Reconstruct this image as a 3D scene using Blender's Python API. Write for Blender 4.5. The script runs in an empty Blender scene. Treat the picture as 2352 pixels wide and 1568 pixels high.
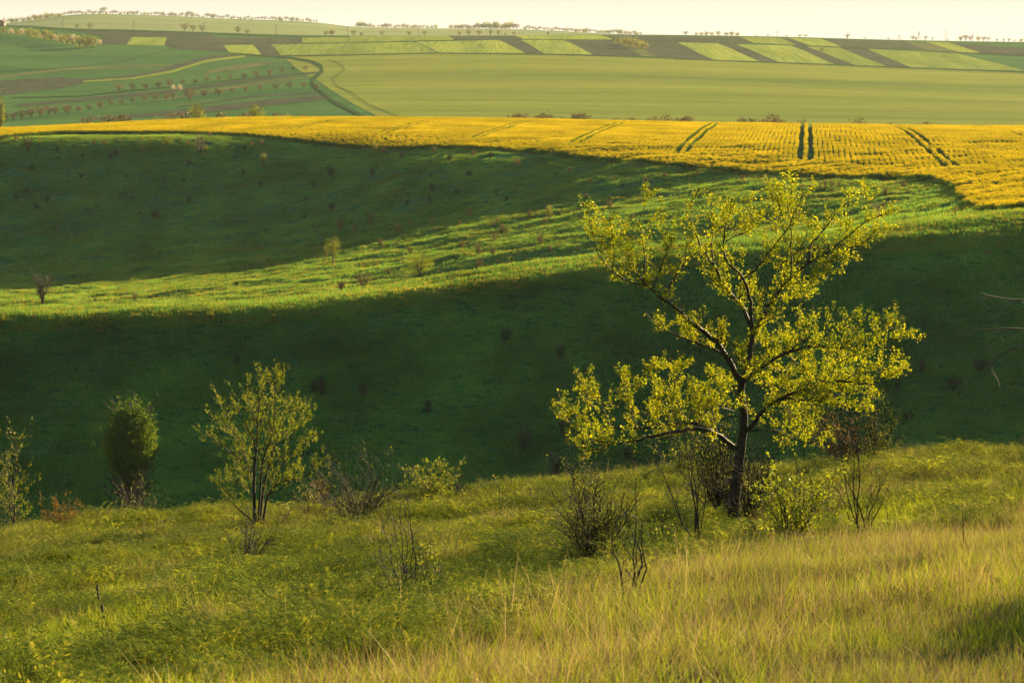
import bpy, math, numpy as np
from mathutils import Vector
R = math.radians
PI = math.pi

# ------------------------------------------------------------------ camera, sky, sun, exposure
SUN_EL, SUN_AZ = 12.6, 36.0            # degrees; azimuth measured from the view direction towards the right
FPX = 4573.0                           # focal length in photo pixels (photo taken as 2352 x 1568)
PITCH = 8.57
sc = bpy.context.scene
cam_d = bpy.data.cameras.new('camera'); cam = bpy.data.objects.new('camera', cam_d)
sc.collection.objects.link(cam); sc.camera = cam
cam_d.sensor_width = 36; cam_d.lens = 70; cam_d.clip_start = .2; cam_d.clip_end = 20000
cam.location = (0, 0, 0); cam.rotation_euler = (R(90 - PITCH), 0, 0)
cam_d.dof.use_dof = True; cam_d.dof.focus_distance = 29; cam_d.dof.aperture_fstop = 7.1
w = bpy.data.worlds.new("World"); sc.world = w; w.use_nodes = True
nt = w.node_tree; nt.nodes.clear()
o_ = nt.nodes.new('ShaderNodeOutputWorld'); b_ = nt.nodes.new('ShaderNodeBackground')
sk = nt.nodes.new('ShaderNodeTexSky'); sk.sky_type = 'NISHITA'; sk.sun_disc = False
sk.sun_elevation = R(SUN_EL); sk.sun_rotation = R(SUN_AZ); sk.air_density = .8; sk.dust_density = 2.6; sk.ozone_density = 2.5
mn = nt.nodes.new('ShaderNodeVectorMath'); mn.operation = 'MINIMUM'; mn.inputs[1].default_value = (1.62, 1.41, 1.18)   # soft even glow of the hazy low sky
nt.links.new(sk.outputs[0], mn.inputs[0]); nt.links.new(mn.outputs[0], b_.inputs[0]); b_.inputs[1].default_value = .15; nt.links.new(b_.outputs[0], o_.inputs[0])
sl = bpy.data.lights.new('sun', 'SUN'); sun = bpy.data.objects.new('sun', sl); sc.collection.objects.link(sun)
sl.energy = 5.0; sl.angle = R(.5); sl.color = (1.0, .76, .42)
sd = Vector((math.sin(R(SUN_AZ))*math.cos(R(SUN_EL)), math.cos(R(SUN_AZ))*math.cos(R(SUN_EL)), math.sin(R(SUN_EL))))
sun.rotation_euler = sd.to_track_quat('Z', 'Y').to_euler()
vs = sc.view_settings; vs.view_transform = 'Standard'; vs.look = 'None'; vs.exposure = 1.95; vs.gamma = 1; vs.use_curve_mapping = False
sc.cycles.max_bounces = 6; sc.cycles.diffuse_bounces = 2; sc.cycles.glossy_bounces = 1
sc.cycles.transmission_bounces = 3; sc.cycles.transparent_max_bounces = 4; sc.cycles.volume_bounces = 1
sc.cycles.sample_clamp_indirect = 6
rng = np.random.default_rng(7)

# ------------------------------------------------------------------ helpers
SP, CP = math.sin(R(PITCH)), math.cos(R(PITCH))
def pix(px, py):                       # photo pixel -> (x/y, z/y) of its ray
    a = (np.asarray(px, float) - 1176)/FPX; b = (784 - np.asarray(py, float))/FPX
    den = CP + b*SP
    return a/den, (-SP + b*CP)/den
def unpix(s, t):                       # ray -> photo pixel (rough use only)
    b = (t*CP + SP)/(CP - t*SP)
    return 1176 + s*(CP + b*SP)*FPX, 784 - b*FPX

def pchip(xk, yk, x):
    xk = np.asarray(xk, float); yk = np.asarray(yk, float)
    h = np.diff(xk); d = np.diff(yk)/h
    m = np.zeros_like(yk)
    for i in range(1, len(xk)-1):
        if d[i-1]*d[i] > 0:
            w1 = 2*h[i]+h[i-1]; w2 = h[i]+2*h[i-1]
            m[i] = (w1+w2)/(w1/d[i-1]+w2/d[i])
    m[0] = d[0]; m[-1] = d[-1]
    x = np.clip(x, xk[0], xk[-1])
    i = np.clip(np.searchsorted(xk, x)-1, 0, len(h)-1)
    t = (x-xk[i])/h[i]
    return ((1+2*t)*(1-t)**2)*yk[i] + t*(1-t)**2*h[i]*m[i] + t*t*(3-2*t)*yk[i+1] + t*t*(t-1)*h[i]*m[i+1]

_h = np.random.default_rng(3).random((256, 256)).astype(np.float64)*2-1
def vnoise(x, y):
    x0 = np.floor(x).astype(int); y0 = np.floor(y).astype(int)
    fx = x-x0; fy = y-y0; fx = fx*fx*(3-2*fx); fy = fy*fy*(3-2*fy)
    g = lambda i, j: _h[i % 256, j % 256]
    return (g(x0, y0)*(1-fx)+g(x0+1, y0)*fx)*(1-fy) + (g(x0, y0+1)*(1-fx)+g(x0+1, y0+1)*fx)*fy
def fbm(x, y, o=3):
    r = 0; a = 1
    for k in range(o):
        r = r + a*vnoise(x*2**k+17.3*k, y*2**k+5.1*k); a *= .5
    return r

# terrain: foreground profile in world coordinates, then rows of heights read off the photograph's skylines
PY = [-25, 0, 5, 10, 15, 20, 27, 34, 38, 42, 50, 60]
PZ = [2.5, -1.6, -2.4, -3.33, -4.36, -5.55, -6.97, -8.12, -8.74, -10.1, -13.4, -17.6]
def fore(x, y):
    xe = 40*np.tanh(x/40)
    return pchip(PY, PZ, y) + .083*xe
def row(Y, pts, py=None):              # pts: (px, z)
    px = np.array([p[0] for p in pts], float); z = np.array([p[1] for p in pts], float)
    _, pyy = unpix(0, z/Y)
    s, _ = pix(px, pyy)
    return Y, s, z
def rowt(Y, pts):                      # pts: (px, py)
    px = np.array([p[0] for p in pts], float); py = np.array([p[1] for p in pts], float)
    s, t = pix(px, py)
    return Y, s, t*Y
def z9(Y, *z): return row(Y, list(zip([-600, 0, 600, 1176, 1500, 1900, 2250, 2352, 3000], z)))
def zf(Y, *z): return row(Y, list(zip([-600, 0, 350, 650, 860, 1176, 1750, 2352, 3000], z)))
def zk(Y, *z): return row(Y, list(zip([-600, 0, 200, 500, 740, 830, 1176, 1470, 1700, 2352, 3000], z)))
RIDGE = [(-600, 735), (0, 716), (400, 705), (700, 688), (900, 663), (1100, 630), (1400, 588), (1600, 562), (1800, 546), (1950, 534), (2100, 518), (2352, 495), (3000, 430)]
ROWS = [
 z9(75, -22, -22, -21.5, -21, -21, -20.5, -20, -20, -19.5),
 z9(115, -37, -37, -36, -35, -34, -33, -32, -32, -31),
 z9(160, -51, -51, -49, -47, -45.5, -44, -42.5, -42, -41),
 z9(190, -46.5, -46.2, -44.7, -42.8, -41.4, -40, -38.6, -38.2, -36.5),
 z9(212, -37.6, -36.9, -35.3, -31.4, -29.9, -28.0, -26.3, -25.9, -24),
 rowt(223, [(p, y+o) for (p, y), o in zip(RIDGE, [9, 9, 9, 10, 13, 16, 17, 17, 17, 18, 24, 30, 30])]),
 rowt(230, RIDGE),
 z9(262, -40, -38, -36.2, -32.8, -30.4, -26.2, -21.8, -21.2, -19.5),
 z9(300, -42, -40.5, -38.5, -34.2, -30.8, -26.7, -22.1, -21.4, -20),
 z9(318, -43.4, -41.9, -38.9, -32.7, -28.9, -24.9, -22.0, -21.4, -20),
 z9(335, -45.0, -43.5, -39.5, -32.7, -28.4, -23.6, -21.9, -21.5, -20),
 z9(360, -47, -45.6, -40.3, -31.4, -27.2, -22.9, -21.9, -21.6, -20.2),
 z9(384, -48.5, -46.8, -41.0, -30.2, -23.7, -22.6, -21.9, -21.6, -20.5),
 z9(412, -46, -44.0, -38.6, -23.5, -22.7, -22.4, -22, -21.8, -21),
 z9(440, -36, -34, -30.0, -22.5, -22.5, -22.4, -22, -22, -21.3),
 z9(470, -24, -22.6, -22.3, -22.3, -22.3, -22.4, -22.2, -22.2, -21.6),
 rowt(540, [(-600, 329), (0, 304), (200, 295), (400, 287), (600, 281), (800, 280), (1176, 284), (1400, 289), (1700, 294), (2000, 298), (2352, 302), (3000, 306)]),
 z9(600, -27, -26.8, -24, -24.4, -25, -25.6, -26, -26, -26),
 z9(720, -37, -36, -34, -34, -35, -36, -36.5, -37, -37),
 z9(880, -43, -42.5, -41, -41, -41.5, -42, -42.5, -43, -43),
 zf(1000, -43, -42.5, -40, -38.7, -38.7, -39, -41, -42.5, -43),
 zf(1300, -30, -33, -32, -29, -27, -26, -29, -33, -36),
 zf(1600, -8, -10, -11, -11.4, -10.5, -10.2, -17, -24.6, -27),
 rowt(2000, [(-600, 50), (0, 60), (200, 68), (400, 72), (700, 84), (1176, 82), (1400, 80), (1750, 84), (2050, 92), (2352, 97), (3000, 100)]),
 zk(2500, 12, 12, 10, 8, 5, 4, 3, 2, -5, -14, -16),
 rowt(3500, [(-600, 80), (0, 57), (100, 43), (200, 33), (350, 36), (500, 43), (740, 53), (800, 62), (1176, 68), (1400, 78), (1470, 81), (1700, 100), (2352, 118), (3000, 118)]),
 zk(4500, 5, 15, 28, 22, 16, 10, 6, 0, -12, -25, -25),
 zk(6000, -25, -25, -25, -25, -25, -25, -25, -25, -25, -25, -25),
]
TS = np.linspace(-.42, .42, 337)
TY = np.concatenate([np.arange(41, 180, 2), np.arange(180, 560, 1.0), np.arange(560, 1000, 8), np.arange(1000, 2100, 10), np.arange(2100, 6001, 50)])
_rows = [(Y, pchip(s, z, TS)) for Y, s, z in ROWS]
TZ = np.zeros((len(TS), len(TY)))
for i, s in enumerate(TS):
    ky = [34, 38, 41, 46, 52]
    kz = [float(fore(np.array(s*y), np.array(float(y)))) for y in ky]
    ky += [r[0] for r in _rows]; kz += [r[1][i] for r in _rows]
    TZ[i] = pchip(ky, kz, TY)
_k = np.array([1, 3, 5, 7, 8, 7, 5, 3, 1.]); _k /= _k.sum()
for j in range(TZ.shape[1]):
    TZ[:, j] = np.convolve(np.pad(TZ[:, j], 4, mode='edge'), _k, 'valid')
def sm(a, b, x):
    t = np.clip((x-a)/(b-a), 0, 1); return t*t*(3-2*t)
def H(x, y):
    x = np.asarray(x, float); y = np.asarray(y, float)
    zf_ = fore(x, np.minimum(y, 60))
    yy = np.clip(y, 41, 5999.9); s = np.clip(x/np.maximum(yy, 1), TS[0], TS[-1]-1e-6)
    fi = (s-TS[0])/(TS[1]-TS[0]); i = np.clip(fi.astype(int), 0, len(TS)-2); fi = fi-i
    j = np.clip(np.searchsorted(TY, yy)-1, 0, len(TY)-2); fj = (yy-TY[j])/(TY[j+1]-TY[j])
    zt = (TZ[i, j]*(1-fi)+TZ[i+1, j]*fi)*(1-fj) + (TZ[i, j+1]*(1-fi)+TZ[i+1, j+1]*fi)*fj
    k = sm(39, 41.5, y)
    z = zf_*(1-k)+zt*k
    nf = (.09*fbm(x/2.2, y/1.6, 3))*(1-sm(42, 60, y))*sm(-30, 6, y)
    am = sm(60, 180, y)*(1-sm(420, 470, y))
    nm = am*(.26*fbm(x/13+3, y/6.0, 2)+.30*vnoise(x/4.5, y/2.3)+.15*vnoise(x/1.9+9, y/1.1))
    far = sm(1000, 1300, y)*(1.2*fbm(x/170, y/120, 2))*(1-sm(1900, 2000, y)*.8)
    return z+nf+nm*(.45+.55*sm(235, 300, y))+far
H0 = lambda x, y: float(H(np.array([x]), np.array([y]))[0])
def ground(px, py, y0=6., y1=5000.):   # where the ray of a photo pixel first meets the ground beyond y0
    s, t = pix(px, py); s = float(s); t = float(t)
    Y = np.exp(np.linspace(math.log(y0), math.log(y1), 6000))
    hit = np.nonzero(H(s*Y, Y) >= t*Y)[0]
    Yh = float(Y[hit[0]]) if len(hit) else y1
    return s*Yh, Yh, H0(s*Yh, Yh)
def at(px, py, Y):
    s, t = pix(px, py); return np.array([float(s)*Y, Y, float(t)*Y])

def mesh(name, verts, faces, mats, midx=None, smooth=False):
    verts = np.asarray(verts, np.float32).reshape(-1, 3); me = bpy.data.meshes.new(name)
    if not isinstance(faces, (list, tuple)): faces = [faces]
    faces = [np.asarray(f, np.int32) for f in faces if len(f)]
    me.vertices.add(len(verts)); me.vertices.foreach_set('co', verts.ravel())
    loops = np.concatenate([f.ravel() for f in faces]) if faces else np.zeros(0, np.int32)
    tot = np.concatenate([np.full(len(f), f.shape[1], np.int32) for f in faces]) if faces else np.zeros(0, np.int32)
    st = np.concatenate([[0], np.cumsum(tot)[:-1]]).astype(np.int32) if len(tot) else tot
    me.loops.add(len(loops)); me.loops.foreach_set('vertex_index', loops)
    me.polygons.add(len(tot)); me.polygons.foreach_set('loop_start', st); me.polygons.foreach_set('loop_total', tot)
    for m in (mats if isinstance(mats, (list, tuple)) else [mats]): me.materials.append(m)
    if midx is not None: me.polygons.foreach_set('material_index', np.asarray(midx, np.int32))
    if smooth: me.polygons.foreach_set('use_smooth', np.ones(len(tot), bool))
    me.update(); me.validate(verbose=False)
    return me
def link(name, me, parent=None, loc=None):
    o = bpy.data.objects.new(name, me); sc.collection.objects.link(o)
    if parent: o.parent = parent
    if loc is not None: o.location = loc
    return o
LABELS = {}
def tag(o, label=None, cat=None, group=None, kind=None):
    if label: o['label'] = label; LABELS.setdefault(label, []).append(o.name)
    if cat: o['category'] = cat
    if group: o['group'] = group
    if kind: o['kind'] = kind
    return o
def grid_faces(n, m):
    i = np.arange(n-1)[:, None]*m + np.arange(m-1)[None, :]; i = i.ravel()
    return np.stack([i, i+m, i+m+1, i+1], 1)

# ------------------------------------------------------------------ materials
def newmat(name):
    m = bpy.data.materials.new(name); m.use_nodes = True; n = m.node_tree.nodes; n.clear()
    out = n.new('ShaderNodeOutputMaterial'); return m, m.node_tree, n, m.node_tree.links, out
def noise_n(n, l, scale, vec=None, detail=3, rough=.6, sc3=None):
    t = n.new('ShaderNodeTexNoise'); t.inputs['Scale'].default_value = scale; t.inputs['Detail'].default_value = detail
    t.inputs['Roughness'].default_value = rough
    if vec is not None:
        if sc3:
            mp = n.new('ShaderNodeMapping'); mp.inputs['Scale'].default_value = sc3; l.new(vec, mp.inputs[0]); vec = mp.outputs[0]
        l.new(vec, t.inputs['Vector'])
    return t.outputs[0]
def ramp_n(n, l, fac, stops):
    r = n.new('ShaderNodeValToRGB'); e = r.color_ramp.elements
    while len(e) < len(stops): e.new(.5)
    for k, (p, c) in enumerate(stops): e[k].position = p; e[k].color = (*c, 1)
    l.new(fac, r.inputs[0]); return r.outputs[0]
def mix_n(n, l, fac, a, b, mode='MIX'):
    m = n.new('ShaderNodeMix'); m.data_type = 'RGBA'; m.blend_type = mode
    for k, v in ((0, fac), (6, a), (7, b)):
        if hasattr(v, 'links'): l.new(v, m.inputs[k])
        else: m.inputs[k].default_value = (*v, 1) if isinstance(v, tuple) else v
    return m.outputs[2]
def leafmat(name, cols, trans=.5, tcol=(1.5, 1.35, .5), gloss=.06, scale=.15, rnd='island', con=(.64, 1.28)):
    """leaf, blade or petal: diffuse + translucent, colour varied per leaf and over the ground"""
    m, t, n, l, out = newmat(name)
    g = n.new('ShaderNodeNewGeometry')
    if rnd == 'island': rv = g.outputs['Random Per Island']
    else:
        oi = n.new('ShaderNodeObjectInfo'); rv = oi.outputs['Random']
    col = ramp_n(n, l, rv, [(k/(len(cols)-1), c) for k, c in enumerate(cols)])
    ns = noise_n(n, l, scale, g.outputs['Position'], 3)
    col = mix_n(n, l, 1.0, col, ramp_n(n, l, ns, [(.3, (con[0]*.96, con[0]*1.04, con[0]*1.04)), (.7, (con[1]*1.03, con[1]*.97, con[1]*.93))]), 'MULTIPLY')
    d = n.new('ShaderNodeBsdfDiffuse'); l.new(col, d.inputs[0])
    tr = n.new('ShaderNodeBsdfTranslucent'); l.new(mix_n(n, l, 1.0, col, tcol, 'MULTIPLY'), tr.inputs[0])
    mx = n.new('ShaderNodeMixShader'); mx.inputs[0].default_value = trans; l.new(d.outputs[0], mx.inputs[1]); l.new(tr.outputs[0], mx.inputs[2])
    gl = n.new('ShaderNodeBsdfGlossy'); gl.inputs['Roughness'].default_value = .45; gl.inputs[0].default_value = (.5, .5, .3, 1)
    m2 = n.new('ShaderNodeMixShader'); m2.inputs[0].default_value = gloss; l.new(mx.outputs[0], m2.inputs[1]); l.new(gl.outputs[0], m2.inputs[2])
    l.new(m2.outputs[0], out.inputs[0]); return m
def barkmat(name, c1, c2):
    m, t, n, l, out = newmat(name); g = n.new('ShaderNodeNewGeometry')
    ns = noise_n(n, l, 14, g.outputs['Position'], 5, .7, (1, 1, .25))
    p = n.new('ShaderNodeBsdfPrincipled'); l.new(ramp_n(n, l, ns, [(.3, c1), (.7, c2)]), p.inputs['Base Color'])
    p.inputs['Roughness'].default_value = .75; p.inputs['Specular IOR Level'].default_value = .25
    bp = n.new('ShaderNodeBump'); bp.inputs['Strength'].default_value = .6; bp.inputs['Distance'].default_value = .02
    l.new(ns, bp.inputs['Height']); l.new(bp.outputs[0], p.inputs['Normal']); l.new(p.outputs[0], out.inputs[0]); return m
def groundmat(name, stops, scale=.1, sc3=(1, 1, 1), bump=.5, bscale=2., bsc3=(1, 1, 1), bdist=.3, fine=None, trans=0.):
    m, t, n, l, out = newmat(name); g = n.new('ShaderNodeNewGeometry')
    ns = noise_n(n, l, scale, g.outputs['Position'], 4, .6, sc3)
    col = ramp_n(n, l, ns, stops)
    n2 = noise_n(n, l, bscale, g.outputs['Position'], 5, .7, bsc3)
    col = mix_n(n, l, 1., col, ramp_n(n, l, n2, [(.3, (.72, .74, .74)), (.7, (1.22, 1.2, 1.15))]), 'MULTIPLY')
    d = n.new('ShaderNodeBsdfDiffuse'); l.new(col, d.inputs[0])
    bp = n.new('ShaderNodeBump'); bp.inputs['Strength'].default_value = bump; bp.inputs['Distance'].default_value = bdist
    l.new(n2, bp.inputs['Height']); l.new(bp.outputs[0], d.inputs['Normal'])
    l.new(d.outputs[0], out.inputs[0]); return m

M = {}
M['fore_ground'] = groundmat('soil under grass', [(.35, (.035, .055, .015)), (.65, (.09, .085, .03))], .6, (1, 1, 1), .6, 8, (1, 1, 1), .05)
M['mid_ground'] = groundmat('hill turf', [(.3, (.018, .08, .034)), (.5, (.026, .10, .038)), (.7, (.05, .12, .038))], .06, (1, 1.7, 1), .9, 1.1, (.5, 1.6, 1), .5)
M['rape_ground'] = groundmat('crop soil', [(.4, (.02, .05, .015)), (.6, (.035, .065, .02))], .3)
M['far_ground'] = groundmat('far turf', [(.3, (.045, .11, .035)), (.7, (.075, .15, .042))], .004, (1, 4, 1), .8, .25, (.25, 1, 1), 2.0)
M['far_field'] = groundmat('young wheat', [(.32, (.13, .165, .035)), (.5, (.18, .205, .04)), (.68, (.24, .245, .045))], .012, (.06, 1.0, 1), 1., .3, (.05, 1.0, 1), 2.0)
M['strip_green'] = groundmat('green strip', [(.35, (.17, .21, .04)), (.65, (.25, .28, .05))], .04, (1, .12, 1), .7, .3, (1, .05, 1), 1.5)
M['strip_light'] = groundmat('light green strip', [(.35, (.20, .24, .045)), (.65, (.30, .32, .055))], .04, (1, .10, 1), .7, .3, (1, .05, 1), 1.5)
M['strip_dark'] = groundmat('ploughed soil', [(.35, (.058, .066, .042)), (.65, (.085, .088, .052))], .05, (1, 1, 1), .4, .5, (1, .2, 1), .6)
M['strip_dull'] = groundmat('fallow soil', [(.35, (.09, .10, .04)), (.65, (.16, .16, .06))], .04, (1, 1, 1), .5, .5, (1, .2, 1), .8)
M['hedge_line'] = groundmat('rank verge', [(.35, (.03, .065, .025)), (.65, (.05, .09, .03))], .05)
M['pale_hill'] = groundmat('pale stubble', [(.35, (.17, .20, .08)), (.65, (.22, .24, .10))], .01, (.3, 1, 1), .8, .2, (.3, 1, 1), 2.)
M['bark'] = barkmat('dark bark', (.013, .010, .007), (.042, .033, .023))
M['bark_pale'] = barkmat('pale twig bark', (.07, .055, .04), (.19, .155, .115))
M['bark_mid'] = barkmat('grey brown twig bark', (.018, .014, .010), (.058, .044, .031))
M['leaf_big'] = leafmat('fresh yellow green leaf', [(.045, .095, .008), (.12, .17, .010), (.28, .275, .014), (.20, .225, .012), (.08, .13, .01)], .6, (1.9, 1.7, .4), .04, .8)
M['leaf_small'] = leafmat('olive young leaf', [(.07, .125, .010), (.14, .195, .012), (.21, .24, .016)], .55, (1.7, 1.4, .5), .05, .8)
M['leaf_green'] = leafmat('green shrub leaf', [(.09, .14, .012), (.16, .21, .018), (.24, .27, .02)], .55, (1.6, 1.4, .5), .06, .8)
M['leaf_rust'] = leafmat('brownish young leaf', [(.12, .08, .02), (.18, .12, .03), (.16, .14, .03)], .5, (1.4, 1.1, .5), .03, .8)
M['leaf_willow'] = leafmat('willow leaf', [(.035, .085, .012), (.06, .115, .015), (.11, .145, .02)], .5, (1.5, 1.3, .5), .02, .3)
M['blossom'] = leafmat('white blossom', [(.55, .45, .36), (.7, .62, .5), (.6, .45, .4)], .4, (1.1, 1., .85), .02, .5)
M['blossom_far'] = leafmat('cream blossom', [(.42, .36, .24), (.55, .48, .33)], .4, (1.1, 1., .8), .0, .2)
M['twig_tan'] = leafmat('tan twigs', [(.09, .075, .035), (.15, .125, .06), (.20, .16, .08)], .3, (1.2, 1.0, .7), .02, .2)
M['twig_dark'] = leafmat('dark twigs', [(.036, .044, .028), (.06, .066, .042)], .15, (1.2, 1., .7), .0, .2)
M['twig_pink'] = leafmat('reddish orchard twigs', [(.11, .085, .05), (.16, .12, .075)], .3, (1.2, 1., .8), .0, .2)
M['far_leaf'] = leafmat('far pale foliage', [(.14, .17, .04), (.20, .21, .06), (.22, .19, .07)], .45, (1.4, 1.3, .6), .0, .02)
M['mid_leaf'] = leafmat('valley shrub leaf', [(.13, .17, .025), (.20, .22, .03)], .5, (1.5, 1.35, .5), .0, .2)
M['grass_f'] = leafmat('fresh grass blade', [(.028, .075, .012), (.068, .13, .018), (.165, .20, .03), (.09, .14, .02)], .55, (2.0, 1.6, .5), .03, .35)
M['herb_f'] = leafmat('feathery herb leaf', [(.06, .12, .016), (.19, .24, .03), (.38, .38, .06)], .6, (1.9, 1.6, .6), .03, .35)
M['dry_f'] = leafmat('dry straw', [(.10, .082, .048), (.20, .165, .095), (.36, .29, .17)], .4, (1.3, 1.1, .75), .05, .35)
M['grass_m'] = leafmat('hill grass blade', [(.020, .14, .055), (.029, .172, .064), (.060, .195, .062)],   .5, (4.3, 1.6, .35), .02, .09, con=(.48, 1.45))
M['grass_pale'] = leafmat('dry and sunlit hill grass', [(.14, .145, .04), (.20, .19, .055)], .6, (1.8, 1.5, .5), .02, .06)  # straw colour, also used to paint sunlight into the hill grass
M['rape_flower'] = leafmat('rapeseed flower', [(.34, .28, .005), (.45, .37, .007), (.54, .43, .010)], .5, (1.15, 1.05, .5), .02, .08)
M['rape_green'] = leafmat('rapeseed stem', [(.03, .075, .018), (.05, .105, .02), (.075, .125, .02)], .4, (1.6, 1.4, .5), .02, .08)
M['wood_pole'] = barkmat('pole wood', (.05, .045, .04), (.10, .09, .075))
M['roof_tile'] = barkmat('brown roof', (.10, .045, .03), (.16, .075, .05))
M['plaster'] = barkmat('plaster', (.14, .12, .10), (.20, .18, .15))
M['window_dark'] = barkmat('window', (.02, .02, .025), (.03, .03, .035))

# ------------------------------------------------------------------ terrain meshes
def s_grid(name, Ys, dense=520, mat=None, smin=-.30, smax=.30, outer=.95):
    S = np.concatenate([np.linspace(-outer, smin, 22)[:-1], np.linspace(smin, smax, dense), np.linspace(smax, outer, 22)[1:]])
    X = S[:, None]*Ys[None, :]; Yg = np.broadcast_to(Ys[None, :], X.shape)
    Z = H(X, Yg)
    V = np.stack([X, Yg, Z], -1).reshape(-1, 3)
    return tag(link(name, mesh(name, V, grid_faces(len(S), len(Ys))[:, ::-1], mat, smooth=True)), kind='structure')
xs = np.concatenate([np.linspace(-60, -14, 40)[:-1], np.linspace(-14, 14, 230), np.linspace(14, 60, 40)[1:]])
ys = np.concatenate([np.linspace(-24, 6, 30)[:-1], np.linspace(6, 41, 260)])
Xg, Yg = np.meshgrid(xs, ys, indexing='ij')
V = np.stack([Xg, Yg, H(Xg, Yg)], -1).reshape(-1, 3)
tag(link('hillside', mesh('hillside', V, grid_faces(len(xs), len(ys))[:, ::-1], M['fore_ground'], smooth=True)), kind='structure')
s_grid('valley_slopes', np.concatenate([np.arange(41, 60, 1.), np.arange(60, 180, 5), np.arange(180, 236, .5), np.arange(236, 480, .62), np.arange(480, 561, 3)]), 520, M['mid_ground'])
s_grid('far_terrain', np.concatenate([np.arange(560, 1000, 20), np.arange(1000, 2100, 8), np.arange(2100, 6001, 60)]), 420, M['far_ground'])
# the valley mesh's last row and the far mesh's first row
# draped sheets
def drape(name, quad, mat, off=.15, n=24, m=14, y0=900., y1=4800., fixedY=None):
    """sheet laid on the ground; quad = two photo-pixel polylines (upper, lower), resampled"""
    up, lo = [np.array(q, float) for q in quad]
    def res(p, k):
        d = np.concatenate([[0], np.cumsum(np.hypot(*np.diff(p, axis=0).T))]); u = np.linspace(0, d[-1], k)
        return np.stack([np.interp(u, d, p[:, 0]), np.interp(u, d, p[:, 1])], 1)
    U, L = res(up, n), res(lo, n)
    GU = np.array([ground(*p, y0, y1)[:2] for p in U]); GL = np.array([ground(*p, y0, y1)[:2] for p in L])
    f = np.linspace(0, 1, m)[None, :, None]
    P = GL[:, None]*(1-f)+GU[:, None]*f
    Z = H(P[..., 0], P[..., 1])+off
    V = np.concatenate([P, Z[..., None]], -1).reshape(-1, 3)
    return tag(link(name, mesh(name, V, grid_faces(n, m)[:, ::-1], mat, smooth=True)), kind='structure')
def band(name, pts, th, mat, **k):
    p = np.array(pts, float); th = np.interp(np.arange(len(p)), np.linspace(0, len(p)-1, len(th)), th) if hasattr(th, '__len__') else np.full(len(p), th)
    d = np.gradient(p, axis=0); nrm = np.stack([-d[:, 1], d[:, 0]], 1); nrm /= np.linalg.norm(nrm, axis=1)[:, None]
    return drape(name, (p-nrm*th[:, None]/2, p+nrm*th[:, None]/2), mat, **k)
Z1 = lambda *p: [(x*.3418, y*.3418) for x, y in p]
Z2 = lambda *p: [(446.5+300+x*.3418, y*.3418) for x, y in p]
Z3 = lambda *p: [(1548+x*.3418, y*.3418) for x, y in p]
# big wheat field on the right of the far valley
drape('wheat_field', (Z1((1900, 385), (2352, 373))+Z2((600, 362), (1350, 368), (1800, 376), (2245, 392))+Z3((300, 410), (1000, 436), (1500, 456), (2352, 490))+[(2700, 180)],
      [(868, 268), (1000, 276), (1300, 284), (1700, 292), (2352, 300), (2700, 300)]), M['far_field'], .10, 90, 60)
def quad4(z, name, a, b, c, d, mat):
    return drape(name, (z(a, b), z(d, c)), M[mat], .22, 18, 12)
G, L_, D, F = 'strip_green', 'strip_light', 'strip_dark', 'strip_dull'
SQ = [
 (Z1, (420, 203), (1430, 225), (1430, 252), (690, 247), D), (Z1, (690, 250), (885, 252), (850, 302), (680, 298), D), (Z1, (887, 252), (1120, 254), (1105, 310), (852, 303), L_),
 (Z1, (1124, 254), (2028, 258), (2028, 290), (1110, 306), D), (Z1, (1110, 309), (1495, 306), (1540, 352), (1200, 336), D), (Z1, (1500, 305), (1700, 304), (1755, 372), (1540, 355), L_),
 (Z1, (1702, 303), (1815, 302), (1885, 375), (1757, 373), D), (Z1, (1820, 301), (2352, 291), (2352, 370), (1888, 378), G), (Z1, (2030, 256), (2352, 249), (2352, 288), (2032, 290), G),
 (Z2, (0, 250), (820, 243), (870, 271), (0, 290), G), (Z2, (825, 243), (1266, 242), (1328, 266), (875, 272), D), (Z2, (1270, 241), (1850, 240), (1930, 269), (1332, 267), L_), (Z2, (1860, 240), (2352, 246), (2352, 278), (1940, 272), D),
 (Z2, (0, 292), (590, 285), (760, 360), (0, 370), G), (Z2, (600, 284), (1165, 272), (1353, 362), (770, 360), L_), (Z2, (1170, 272), (1310, 270), (1475, 363), (1357, 364), D),
 (Z2, (1315, 272), (1600, 273), (1808, 373), (1480, 366), L_), (Z2, (1605, 273), (1938, 275), (2138, 385), (1813, 375), D), (Z2, (1942, 277), (2055, 285), (2243, 389), (2142, 386), F), (Z2, (2060, 285), (2352, 281), (2352, 398), (2248, 391), D),
 (Z3, (0, 289), (18, 288), (268, 408), (0, 402), D), (Z3, (25, 288), (295, 293), (580, 415), (273, 408), L_), (Z3, (300, 293), (415, 300), (710, 422), (585, 416), D), (Z3, (420, 301), (785, 308), (1080, 435), (715, 423), L_),
 (Z3, (790, 308), (888, 314), (1215, 440), (1085, 434), D), (Z3, (892, 315), (1110, 324), (1440, 451), (1220, 441), G), (Z3, (1114, 325), (1290, 330), (1590, 457), (1446, 452), D), (Z3, (1300, 331), (1890, 360), (2360, 480), (1600, 458), G),
 (Z3, (0, 247), (430, 250), (530, 292), (0, 284), D), (Z3, (436, 250), (700, 255), (822, 304), (538, 293), G), (Z3, (705, 256), (760, 258), (903, 307), (828, 304), D), (Z3, (764, 258), (975, 263), (1130, 318), (908, 308), L_),
 (Z3, (980, 263), (1545, 278), (1680, 335), (1135, 319), D), (Z3, (1550, 278), (1680, 283), (1900, 354), (1686, 338), F), (Z3, (1690, 283), (1840, 287), (2060, 359), (1908, 354), L_), (Z3, (1848, 289), (2360, 330), (2360, 372), (2066, 360), D)]
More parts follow.
